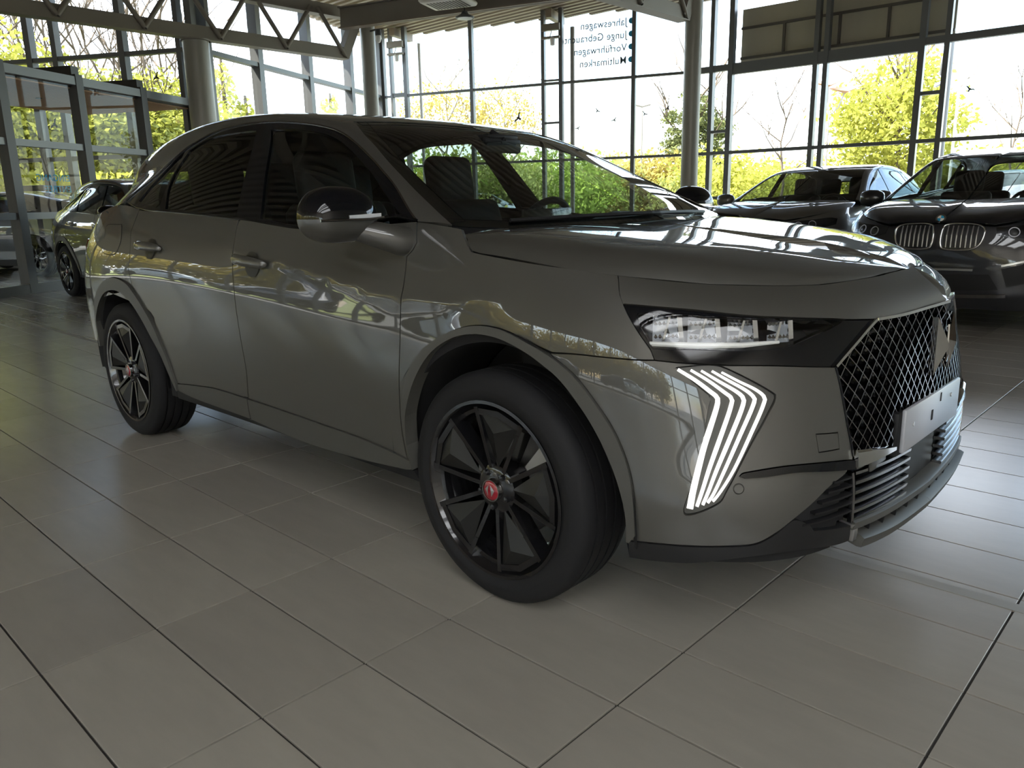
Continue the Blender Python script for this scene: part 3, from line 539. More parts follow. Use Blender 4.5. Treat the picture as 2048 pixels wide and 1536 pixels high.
# ================================================================== CAR SURFACES
_BC={}
def bsp_raw(n,t):
    k=3; kn=np.concatenate([np.zeros(k),np.linspace(0,1,n-k+1),np.ones(k)]); N=np.zeros((len(t),len(kn)-1))
    for i in range(len(kn)-1): N[:,i]=(t>=kn[i])&(t<kn[i+1])
    for d in range(1,k+1):
        M_=np.zeros((len(t),len(kn)-1-d))
        for i in range(len(kn)-1-d):
            a=kn[i+d]-kn[i]; b=kn[i+d+1]-kn[i+1]
            if a>0: M_[:,i]+=(t-kn[i])/a*N[:,i]
            if b>0: M_[:,i]+=(kn[i+d+1]-t)/b*N[:,i+1]
        N=M_
    return N
def bsp_basis(n, t):
    """clamped uniform cubic B-spline basis, t in [0,1] -> (N,n)"""
    t=np.clip(np.asarray(t,float),0,1-1e-9); S=n-3
    if n not in _BC:
        q=np.array([.1,.35,.65,.9]); C=np.zeros((S,4,4)); Vm=np.vander(q,4,increasing=True)
        for k in range(S): C[k]=np.linalg.solve(Vm,bsp_raw(n,(k+q)/S)[:,k:k+4])
        _BC[n]=C
    k=np.minimum((t*S).astype(int),S-1); x=t*S-k; pw=np.stack([np.ones_like(x),x,x*x,x**3],1)
    w=np.einsum('np,npb->nb',pw,_BC[n][k]); out=np.zeros((len(t),n)); np.put_along_axis(out,k[:,None]+np.arange(4),w,1); return out
class Surf:
    def __init__(s, net, res=(420,160), flip=1, su=1.0, sv=1.0):
        s.net=np.asarray(net,float); s.K,s.L=s.net.shape[:2]; s.flip=flip; s.disp=None
        s.gu=np.linspace(0,1,res[0]); s.gv=np.linspace(0,1,res[1])
        A=bsp_basis(s.K,s.gu); B=bsp_basis(s.L,s.gv)
        s.G=np.einsum('uk,vl,kld->uvd',A,B,s.net)
        s.su,s.sv=su,sv                 # rough metres per unit, for meshing
    def ev(s,uv):
        uv=np.atleast_2d(uv); A=bsp_basis(s.K,uv[:,0]); D=bsp_basis(s.L,uv[:,1])
        X=np.einsum('nk,nkd->nd',A,np.tensordot(D,s.net,(1,1)))
        return X if s.disp is None else s.disp(X)
        return np.einsum('nk,nl,kld->nd',bsp_basis(s.K,uv[:,0]),bsp_basis(s.L,uv[:,1]),s.net)
    def nrm(s,uv):
        uv=np.atleast_2d(np.asarray(uv,float)); e=1e-3
        a=np.clip(uv+[e,0],0,1); b=np.clip(uv-[e,0],0,1); c=np.clip(uv+[0,e],0,1); d=np.clip(uv-[0,e],0,1)
        n=np.cross(s.ev(a)-s.ev(b), s.ev(c)-s.ev(d))*s.flip
        return n/(np.linalg.norm(n,axis=1,keepdims=True)+1e-12)
    def inv(s,P,mask=(1,1,1)):
        """nearest surface parameters for 3D points (coordinates weighted by mask)"""
        P=np.atleast_2d(np.asarray(P,float)); m=np.asarray(mask,float); Q=P*m
        F=s.G[::2,::2].reshape(-1,3)*m; nv=len(s.gv[::2]); i=np.array([int(np.argmin(((F-q)**2).sum(1))) for q in Q])
        uv=np.c_[s.gu[::2][i//nv],s.gv[::2][i%nv]]; e=5e-4
        for _ in range(5):
            p0=s.ev(uv)*m; su=np.where(uv[:,0]<.99,e,-e); sv=np.where(uv[:,1]<.99,e,-e)
            a=(s.ev(uv+np.c_[su,0*su])*m-p0)/su[:,None]; b=(s.ev(uv+np.c_[0*sv,sv])*m-p0)/sv[:,None]; r=Q-p0
            aa=(a*a).sum(1); bb=(b*b).sum(1); ab=(a*b).sum(1); ar=(a*r).sum(1); br=(b*r).sum(1); det=aa*bb-ab*ab+1e-12
            uv=np.clip(uv+np.clip(np.c_[(ar*bb-br*ab)/det,(br*aa-ar*ab)/det],-.03,.03),0,1)
        return uv
FRONT={.18:[(.86,0),(.855,.2),(.84,.38),(.81,.54),(.77,.65),(.71,.73),(.63,.79),(.54,.84),(.45,.875),(.3,.89)],
.30:[(.93,0),(.925,.2),(.91,.38),(.885,.54),(.85,.65),(.79,.74),(.71,.81),(.61,.865),(.5,.905),(.33,.93)],
.45:[(.935,0),(.93,.2),(.915,.38),(.895,.53),(.86,.65),(.80,.745),(.72,.82),(.62,.875),(.51,.915),(.33,.94)],
.60:[(.935,0),(.928,.2),(.91,.38),(.875,.53),(.83,.64),(.77,.725),(.69,.80),(.595,.86),(.49,.905),(.32,.943)],
.75:[(.925,0),(.915,.2),(.89,.38),(.85,.52),(.80,.63),(.74,.72),(.665,.795),(.565,.86),(.46,.905),(.31,.94)],
.85:[(.94,0),(.905,.2),(.87,.38),(.82,.52),(.765,.63),(.70,.715),(.625,.785),(.535,.85),(.44,.89),(.3,.925)],
.93:[(.945,0),(.895,.2),(.845,.38),(.785,.52),(.725,.63),(.665,.71),(.595,.775),(.515,.835),(.43,.875),(.3,.905)],
1.0:[(.85,0),(.79,.2),(.73,.38),(.66,.51),(.60,.61),(.54,.69),(.48,.755),(.42,.81),(.36,.845),(.26,.875)],
1.08:[(.55,0),(.53,.2),(.49,.36),(.45,.48),(.41,.58),(.37,.65),(.33,.71),(.29,.76),(.25,.80),(.19,.835)],
1.24:[(.1,0),(.1,.2),(.1,.36),(.09,.48),(.08,.57),(.06,.63),(.04,.69),(.02,.73),(.0,.75),(-.02,.77)]}
REAR={.18:[(-3.3,.82),(-3.42,.7),(-3.48,.5),(-3.5,.25),(-3.5,0)],
.30:[(-3.36,.87),(-3.52,.76),(-3.6,.55),(-3.63,.28),(-3.64,0)],
.60:[(-3.37,.885),(-3.53,.79),(-3.62,.57),(-3.655,.28),(-3.66,0)],
.80:[(-3.36,.885),(-3.50,.79),(-3.58,.57),(-3.61,.28),(-3.62,0)],
1.0:[(-3.33,.86),(-3.46,.77),(-3.53,.55),(-3.56,.27),(-3.57,0)],
1.24:[(-3.22,.76),(-3.38,.68),(-3.44,.5),(-3.47,.26),(-3.48,0)]}
SX=[.12,-.1,-.4,-.8,-1.2,-1.6,-2.0,-2.4,-2.74,-3.0,-3.2]
SZW=[.62,.62,.64,.71,.78,.83,.86,.87,.86,.84,.82]
SWM=[.948,.949,.948,.946,.946,.947,.949,.951,.950,.942,.92]
SUP=[.095,.095,.085,.076,.074,.074,.074,.074,.085,.10,.105]
SLO=[.01,.02,.03,.032,.032,.032,.028,.02,.015,.02,.03]
def lerp_tab(T,z):
    ks=sorted(T); z=min(max(z,ks[0]),ks[-1])
    for a,b in zip(ks,ks[1:]):
        if z<=b:
            f=(z-a)/(b-a); return [((1-f)*p[0]+f*q[0],(1-f)*p[1]+f*q[1]) for p,q in zip(T[a],T[b])]
def body_net():
    zs=[.18,.24,.30,.38,.46,.54,.62,.70,.78,.86,.93,.985,1.04,1.10,1.17,1.24]
    net=[]
    for z in zs:
        row=lerp_tab(FRONT,z)
        for x,zw,wm,up,lo in zip(SX,SZW,SWM,SUP,SLO):
            if z>zw: w=wm-up*((z-zw)/(1.14-zw))**1.9
            else: w=wm-lo*((zw-z)/(zw-.3))**1.6
            row.append((x,w))
        row+=lerp_tab(REAR,z)
        net.append([(x,-w,z) for x,w in row])
    return np.array(net).transpose(1,0,2)      # (K,L,3)
GH=[(.06,1.105,.86,.98,.885,.95,.89,.92),(-.10,1.165,.84,1.05,.875,1.03,.885,.98),(-.24,1.222,.82,1.135,.86,1.10,.878,1.06),(-.40,1.287,.775,1.212,.845,1.155,.875,1.12),
(-.60,1.37,.715,1.305,.79,1.265,.873,1.12),(-.80,1.452,.652,1.395,.725,1.375,.873,1.115),(-1.0,1.528,.60,1.490,.675,1.465,.875,1.115),
(-1.2,1.566,.60,1.538,.655,1.508,.876,1.12),(-1.5,1.605,.605,1.583,.645,1.535,.877,1.13),(-1.9,1.628,.615,1.61,.645,1.535,.875,1.155),
(-2.3,1.625,.615,1.605,.645,1.505,.865,1.18),(-2.6,1.60,.605,1.578,.665,1.43,.845,1.20),(-2.8,1.575,.595,1.552,.66,1.39,.815,1.22),
(-3.0,1.545,.58,1.518,.65,1.34,.785,1.21),(-3.2,1.495,.55,1.46,.62,1.30,.755,1.18),(-3.35,1.33,.5,1.27,.6,1.2,.74,1.13),(-3.5,1.12,.48,1.08,.58,1.04,.70,1.0)]
def gh_net():
    net=[]
    for x,zc,we,ze,wp,zp,wb,zb in GH:
        d=zc-ze; k=min(1,max(0,(-.7-x)/.5)); f1,f2,f3=.14-.09*k,.52-.27*k,.90-.32*k
        r=[(0,zc),(.35*we,zc-f1*d),(.7*we,zc-f2*d),(.93*we,zc-f3*d),(.5*(we+wp)+.01,.5*(ze+zp)+.012),(wp,zp)]
        for f in (.35,.7,1.0): r.append((wp+(wb-wp)*f+.012*math.sin(math.pi*f),zp+(zb-zp)*f))
        net.append([(x,-w,z) for w,z in r])
    return np.array(net)
HD=[(.87,.95,.03,.948),(.845,.978,.06,.976),(.826,.990,.105,.984),(.807,.996,.218,.979),(.777,1.005,.335,.974),(.742,1.015,.44,.972),(.70,1.022,.515,.974),(.661,1.030,.575,.977),(.61,1.040,.635,.981),(.567,1.047,.685,.985),(.52,1.054,.725,.991),(.478,1.061,.758,.996),(.43,1.067,.79,1.003),(.376,1.074,.822,1.010),(.30,1.083,.848,1.016),(.22,1.092,.866,1.024),(.156,1.099,.873,1.032),(.05,1.109,.879,1.042),(-.06,1.120,.882,1.05),(-.2,1.124,.882,1.05),(-.34,1.115,.882,1.05)]
def hood_net():
    net=[]
    for x,zc,we,ze in HD:
        d=zc-ze; r=[]
        k=min(1,max(0,(x-.5)/.32))
        kr=min(1,max(0,(.12-x)/.2))
        for f,ga,gb in ((0,0,0),(.25,.0,.03),(.45,.0,.09),(.63,.015,.19),(.78,.06,.35),(.88,.17,.53),(.95,.45,.74),(.985,.8,.88),(1,1,1)):
            if kr: ga=ga*(1-kr)+kr*{.78:.05,.88:.12,.95:.3,.985:.62}.get(f,ga)
            r.append((f*we,zc-(ga+(gb-ga)*k)*d+(.005 if f in(.45,.63) else 0)))
        net.append([(x,-w,z) for w,z in r])
    return np.array(net)

def body_disp(X):
    """pressed crease that runs down the front door and up again over the wheel"""
    x,z=X[:,0],X[:,2]; zc=np.interp(x,[-1.6,-1.4,-1.0,-.6,-.4,-.2,0.,.2],[1.035,1.025,.985,.93,.905,.912,.93,.95])
    dz=z-zc; a=.0085*np.clip((x+1.55)/.25,0,1)*np.clip((.12-x)/.3,0,1)
    Y=X.copy(); Y[:,1]-=a*np.exp(-(np.sqrt(dz*dz+.00004)-.0063)/.04)
    return Y

# measured outlines of the grey car's panels, car coordinates in metres
T = {
 'a_gap': [(-0.342, -0.881, 1.075), (-0.356, -0.886, 1.057), (-0.378, -0.892, 1.038), (-0.374, -0.903, 0.994), (-0.372, -0.915, 0.941), (-0.373, -0.925, 0.888), (-0.375, -0.932, 0.842), (-0.375, -0.943, 0.749), (-0.386, -0.946, 0.587), (-0.392, -0.939, 0.48), (-0.383, -0.928, 0.371)],
 'b_gap': [(-1.479, -0.877, 1.126), (-1.464, -0.906, 1.049), (-1.448, -0.932, 0.95), (-1.432, -0.942, 0.868), (-1.423, -0.945, 0.764), (-1.416, -0.941, 0.648), (-1.412, -0.936, 0.54), (-1.436, -0.926, 0.42)],
 'b_gap_low': [(-1.437, -0.925, 0.414), (-1.441, -0.922, 0.376), (-1.437, -0.917, 0.324)],
 'c_gap': [(-2.535, -0.894, 1.092), (-2.495, -0.921, 1.027), (-2.483, -0.939, 0.962), (-2.494, -0.946, 0.911), (-2.49, -0.947, 0.908), (-2.468, -0.95, 0.84), (-2.444, -0.95, 0.815)],
 'r_arch_out': [(-3.03, -0.935, 0.724), (-2.943, -0.942, 0.787), (-2.799, -0.946, 0.845), (-2.676, -0.948, 0.863), (-2.525, -0.95, 0.845), (-2.437, -0.95, 0.801), (-2.338, -0.948, 0.727), (-2.259, -0.945, 0.647), (-2.209, -0.942, 0.572), (-2.162, -0.937, 0.496), (-2.138, -0.933, 0.43), (-2.118, -0.93, 0.379)],
 'r_arch_in': [(-3.069, -0.927, 0.609), (-2.976, -0.938, 0.696), (-2.847, -0.945, 0.768), (-2.715, -0.948, 0.795), (-2.592, -0.949, 0.785), (-2.487, -0.949, 0.745), (-2.387, -0.947, 0.671), (-2.308, -0.943, 0.59), (-2.233, -0.939, 0.511), (-2.163, -0.932, 0.397), (-2.125, -0.927, 0.338)],
 'f_arch_out': [(-0.358, -0.931, 0.391), (-0.372, -0.938, 0.464), (-0.374, -0.943, 0.541), (-0.353, -0.947, 0.628), (-0.319, -0.946, 0.698), (-0.262, -0.941, 0.759), (-0.187, -0.935, 0.807), (-0.103, -0.93, 0.841), (-0.022, -0.927, 0.857), (0.067, -0.926, 0.854), (0.16, -0.929, 0.831), (0.251, -0.93, 0.801), (0.326, -0.928, 0.759), (0.387, -0.922, 0.699), (0.437, -0.914, 0.636), (0.472, -0.909, 0.571), (0.493, -0.908, 0.513), (0.505, -0.908, 0.442), (0.507, -0.905, 0.387)],
 'f_arch_in': [(-0.354, -0.928, 0.364), (-0.362, -0.934, 0.424), (-0.358, -0.94, 0.486), (-0.344, -0.945, 0.555), (-0.289, -0.947, 0.666), (-0.215, -0.941, 0.755), (-0.123, -0.935, 0.809), (-0.035, -0.931, 0.829), (0.059, -0.931, 0.827), (0.157, -0.933, 0.803), (0.228, -0.935, 0.774), (0.288, -0.934, 0.74), (0.349, -0.93, 0.681), (0.395, -0.924, 0.62), (0.436, -0.919, 0.548), (0.465, -0.916, 0.481), (0.482, -0.912, 0.409), (0.482, -0.907, 0.337)],
 'seam': [(-2.107, -0.93, 0.382), (-2.004, -0.929, 0.393), (-1.88, -0.928, 0.404), (-1.714, -0.927, 0.416), (-1.437, -0.925, 0.414), (-1.195, -0.925, 0.411), (-0.952, -0.926, 0.406), (-0.731, -0.927, 0.402), (-0.532, -0.928, 0.394), (-0.355, -0.929, 0.376)],
 'trim_bot': [(-2.116, -0.927, 0.346), (-1.909, -0.922, 0.331), (-1.47, -0.917, 0.323), (-1.064, -0.914, 0.303), (-0.687, -0.917, 0.313), (-0.39, -0.924, 0.338)],
 'sill_bot': [(-1.92, -0.92, 0.303), (-1.461, -0.914, 0.297), (-0.985, -0.914, 0.301), (-0.522, -0.918, 0.308), (-0.314, -0.922, 0.306)],
 'hood_cut': [(-0.154, -0.861, 1.123), (-0.138, -0.868, 1.101), (-0.106, -0.878, 1.068), (-0.06, -0.881, 1.055), (0.156, -0.875, 1.033), (0.376, -0.815, 1.011), (0.478, -0.755, 0.997), (0.567, -0.683, 0.986), (0.661, -0.572, 0.978), (0.742, -0.436, 0.973), (0.777, -0.331, 0.975), (0.807, -0.213, 0.979), (0.826, -0.095, 0.986)],
 'fender_bumper': [(0.376, -0.815, 1.011), (0.405, -0.847, 0.97), (0.425, -0.859, 0.944)],
 'bumper_seam': [(0.25, -0.929, 0.81), (0.323, -0.921, 0.813), (0.399, -0.906, 0.812), (0.461, -0.887, 0.811), (0.491, -0.876, 0.811), (0.52, -0.863, 0.812)],
 'hl_top': [(0.423, -0.86, 0.944), (0.486, -0.832, 0.94), (0.58, -0.772, 0.931), (0.676, -0.692, 0.916), (0.741, -0.61, 0.907), (0.808, -0.491, 0.895), (0.829, -0.446, 0.89)],
 'hl_left': [(0.423, -0.86, 0.944), (0.448, -0.866, 0.914), (0.476, -0.866, 0.879), (0.505, -0.862, 0.844), (0.511, -0.861, 0.836)],
 'band_bot': [(0.523, -0.861, 0.812), (0.585, -0.827, 0.807), (0.651, -0.779, 0.803), (0.749, -0.676, 0.797), (0.834, -0.527, 0.78)],
 'band_left': [(0.511, -0.861, 0.836), (0.518, -0.861, 0.822), (0.523, -0.861, 0.812)],
 'lens': [(0.465, -0.856, 0.918), (0.472, -0.849, 0.926), (0.499, -0.836, 0.925), (0.567, -0.793, 0.92), (0.627, -0.744, 0.916), (0.678, -0.695, 0.911), (0.742, -0.612, 0.904), (0.793, -0.525, 0.896), (0.824, -0.463, 0.886), (0.811, -0.509, 0.873), (0.788, -0.575, 0.855), (0.762, -0.633, 0.839), (0.724, -0.689, 0.836), (0.665, -0.752, 0.837), (0.602, -0.804, 0.84), (0.515, -0.858, 0.84), (0.503, -0.859, 0.858), (0.482, -0.861, 0.887)],
 'grille_left': [(0.865, -0.344, 0.881), (0.851, -0.437, 0.832), (0.835, -0.523, 0.78)],
 'grille_left2': [(0.835, -0.523, 0.78), (0.848, -0.519, 0.736), (0.868, -0.512, 0.647), (0.887, -0.496, 0.549)],
 'nose_lip': [(0.865, -0.344, 0.881), (0.892, -0.231, 0.882), (0.917, -0.113, 0.891)],
 'drl0': [(0.575, -0.838, 0.792), (0.613, -0.819, 0.767), (0.645, -0.803, 0.741), (0.661, -0.795, 0.726), (0.663, -0.797, 0.708), (0.655, -0.814, 0.65), (0.646, -0.83, 0.592), (0.638, -0.853, 0.501), (0.634, -0.86, 0.452)],
 'drl1': [(0.601, -0.821, 0.791), (0.638, -0.802, 0.767), (0.672, -0.782, 0.739), (0.688, -0.773, 0.724), (0.689, -0.777, 0.704), (0.678, -0.8, 0.633), (0.665, -0.825, 0.557), (0.657, -0.843, 0.499), (0.649, -0.852, 0.459)],
 'drl2': [(0.622, -0.807, 0.79), (0.659, -0.786, 0.765), (0.695, -0.761, 0.739), (0.709, -0.753, 0.723), (0.71, -0.758, 0.703), (0.698, -0.783, 0.638), (0.68, -0.816, 0.553), (0.669, -0.836, 0.495), (0.661, -0.845, 0.464)],
 'drl3': [(0.642, -0.791, 0.789), (0.675, -0.771, 0.767), (0.711, -0.745, 0.742), (0.727, -0.733, 0.723), (0.728, -0.738, 0.707), (0.714, -0.769, 0.637), (0.695, -0.807, 0.549), (0.68, -0.83, 0.491), (0.671, -0.839, 0.47)],
 'drl4': [(0.661, -0.777, 0.786), (0.695, -0.753, 0.764), (0.726, -0.728, 0.744), (0.744, -0.714, 0.725), (0.745, -0.719, 0.706), (0.733, -0.75, 0.641), (0.712, -0.793, 0.55), (0.691, -0.823, 0.492), (0.681, -0.832, 0.474)],
 'drl_house': [(0.571, -0.839, 0.796), (0.642, -0.786, 0.803), (0.692, -0.75, 0.781), (0.754, -0.697, 0.735), (0.762, -0.693, 0.719), (0.754, -0.716, 0.679), (0.734, -0.758, 0.606), (0.707, -0.808, 0.506), (0.69, -0.827, 0.467), (0.623, -0.866, 0.435), (0.633, -0.853, 0.515), (0.644, -0.828, 0.61), (0.647, -0.812, 0.695), (0.649, -0.804, 0.725), (0.63, -0.813, 0.745), (0.598, -0.828, 0.773)],
 'tow': [(0.834, -0.612, 0.624), (0.862, -0.545, 0.618), (0.869, -0.545, 0.577), (0.844, -0.611, 0.579)],
 'slash': [(0.724, -0.787, 0.537), (0.736, -0.774, 0.546), (0.796, -0.704, 0.556), (0.849, -0.613, 0.553), (0.887, -0.499, 0.539), (0.892, -0.487, 0.518), (0.826, -0.665, 0.539), (0.769, -0.744, 0.535), (0.734, -0.779, 0.533)],
 'body_low': [(0.485, -0.906, 0.339), (0.554, -0.888, 0.345), (0.638, -0.853, 0.351), (0.714, -0.808, 0.358), (0.765, -0.766, 0.365), (0.799, -0.73, 0.391), (0.827, -0.693, 0.423), (0.849, -0.651, 0.452), (0.868, -0.592, 0.487), (0.884, -0.526, 0.509)],
 'lip_bot': [(0.483, -0.897, 0.288), (0.549, -0.879, 0.292), (0.635, -0.844, 0.301), (0.748, -0.776, 0.328), (0.838, -0.663, 0.335), (0.88, -0.532, 0.317), (0.891, -0.467, 0.313)],
 'intake_side': [(0.884, -0.526, 0.509), (0.889, -0.509, 0.507), (0.893, -0.508, 0.444), (0.894, -0.495, 0.37), (0.855, -0.639, 0.393), (0.849, -0.651, 0.408), (0.86, -0.624, 0.456), (0.87, -0.586, 0.493)],
 'lip_split': [(0.894, -0.495, 0.37), (0.891, -0.467, 0.313)],
 'sensor_a': [(0.463, -0.914, 0.539)],
 'sensor_b': [(0.727, -0.793, 0.507)],
 'fuel': [(-2.956, -0.86, 1.111), (-2.93, -0.855, 1.124), (-2.745, -0.869, 1.125), (-2.694, -0.875, 1.118), (-2.64, -0.907, 1.057), (-2.645, -0.923, 1.013), (-2.691, -0.932, 0.978), (-2.84, -0.926, 0.978), (-2.893, -0.917, 0.997), (-2.899, -0.896, 1.052)],
 'handle_f': [(-1.433, -0.92, 0.999), (-1.296, -0.922, 0.985), (-1.173, -0.92, 0.982)],
 'bowl_f': [(-1.348, -0.916, 1.011), (-1.293, -0.911, 1.026), (-1.232, -0.915, 1.006), (-1.237, -0.929, 0.946), (-1.287, -0.931, 0.938), (-1.349, -0.929, 0.953)],
 'handle_r': [(-2.404, -0.921, 1.028), (-2.26, -0.925, 1.018), (-2.115, -0.924, 1.017)],
 'bowl_r': [(-2.296, -0.916, 1.044), (-2.249, -0.911, 1.059), (-2.182, -0.918, 1.038), (-2.188, -0.934, 0.984), (-2.235, -0.936, 0.976), (-2.307, -0.932, 0.994)],
 'quarter_edge': [(-2.968, -0.865, 1.101), (-2.67, -0.892, 1.087)],
 'dlo_top': [(-2.848, -0.781, 1.251), (-2.609, -0.738, 1.343), (-2.489, -0.694, 1.416), (-2.347, -0.662, 1.482), (-2.213, -0.652, 1.515), (-2.08, -0.645, 1.54), (-1.839, -0.641, 1.556), (-1.574, -0.641, 1.551), (-1.353, -0.646, 1.531), (-1.158, -0.655, 1.502), (-1.003, -0.67, 1.465), (-0.861, -0.699, 1.409), (-0.685, -0.746, 1.326), (-0.527, -0.795, 1.242), (-0.37, -0.85, 1.146)],
 'dlo_bot': [(-0.363, -0.859, 1.146), (-0.973, -0.879, 1.114), (-1.421, -0.867, 1.15), (-1.898, -0.855, 1.176), (-2.154, -0.85, 1.185)],
 'dlo_botG': [(-2.42, -0.85, 1.199), (-2.612, -0.83, 1.218), (-2.788, -0.8, 1.238)],
 'glass_f': [(-1.323, -0.86, 1.157), (-1.414, -0.769, 1.331), (-1.531, -0.659, 1.516), (-1.332, -0.662, 1.504), (-1.133, -0.673, 1.474), (-0.997, -0.691, 1.438), (-0.847, -0.726, 1.375), (-0.662, -0.781, 1.282), (-0.484, -0.84, 1.182), (-0.423, -0.86, 1.147)],
 'glass_r': [(-2.211, -0.851, 1.201), (-2.288, -0.79, 1.3), (-2.312, -0.722, 1.398), (-2.284, -0.671, 1.474), (-2.068, -0.653, 1.521), (-1.819, -0.655, 1.526), (-1.655, -0.656, 1.523), (-1.604, -0.726, 1.409), (-1.561, -0.796, 1.288), (-1.517, -0.861, 1.164)],
 'glass_q': [(-2.601, -0.814, 1.243), (-2.519, -0.75, 1.34), (-2.42, -0.687, 1.434), (-2.34, -0.666, 1.475), (-2.328, -0.744, 1.366), (-2.309, -0.814, 1.261), (-2.288, -0.848, 1.205), (-2.452, -0.834, 1.223)],
 'ws_edge': [(-1.08, -0.558, 1.517), (-0.929, -0.623, 1.459), (-0.813, -0.659, 1.405), (-0.7, -0.697, 1.349), (-0.586, -0.73, 1.294), (-0.491, -0.756, 1.248), (-0.404, -0.778, 1.207), (-0.32, -0.799, 1.168), (-0.247, -0.813, 1.133)],
}

def crom(pts, n=6):
    """Catmull-Rom through points"""
    P = np.asarray(pts, float)
    if len(P) < 3: return np.array([P[0]+(P[-1]-P[0])*t for t in np.linspace(0, 1, max(2, n))]) if len(P) == 2 else P
    Q = np.vstack([2*P[0]-P[1], P, 2*P[-1]-P[-2]]); out = []
    for i in range(1, len(Q)-2):
        p0, p1, p2, p3 = Q[i-1], Q[i], Q[i+1], Q[i+2]
        for t in np.arange(n)/n: out.append(.5*((2*p1)+(p2-p0)*t+(2*p0-5*p1+4*p2-p3)*t*t+(3*p1-p0-3*p2+p3)*t**3))
    out.append(P[-1]); return np.array(out)
def resample(Q, step):
    d = np.r_[0, np.cumsum(np.linalg.norm(np.diff(Q, axis=0), axis=1))]; n = max(1, int(round(d[-1]/step)))
    t = np.linspace(0, d[-1], n+1); return np.c_[np.interp(t, d, Q[:, 0]), np.interp(t, d, Q[:, 1])]
def in_poly(pts, poly):
    x, y = pts[:, 0], pts[:, 1]; c = np.zeros(len(pts), bool); n = len(poly)
    for i in range(n):
        xa, ya = poly[i]; xb, yb = poly[i-1]
        m_ = ((ya > y) != (yb > y)); xx = (xb-xa)*(y-ya)/((yb-ya) if yb != ya else 1e-12)+xa; c ^= m_ & (x < xx)
    return c
def poly_area(p): return .5*np.sum(p[:, 0]*np.roll(p[:, 1], -1)-np.roll(p[:, 0], -1)*p[:, 1])
def inset(p, g):
    if poly_area(p) < 0: p = p[::-1]
    a = np.roll(p, 1, 0); b = np.roll(p, -1, 0); d1 = p-a; d2 = b-p
    n1 = np.c_[-d1[:, 1], d1[:, 0]]/(np.linalg.norm(d1, axis=1, keepdims=True)+1e-12); n2 = np.c_[-d2[:, 1], d2[:, 0]]/(np.linalg.norm(d2, axis=1, keepdims=True)+1e-12)
    n = n1+n2; l = np.linalg.norm(n, axis=1, keepdims=True); n = n/(l+1e-9); k = np.clip(1/np.maximum(.35, np.abs((n*n1).sum(1, keepdims=True))), 1, 1.8)
    return p+n*g*k
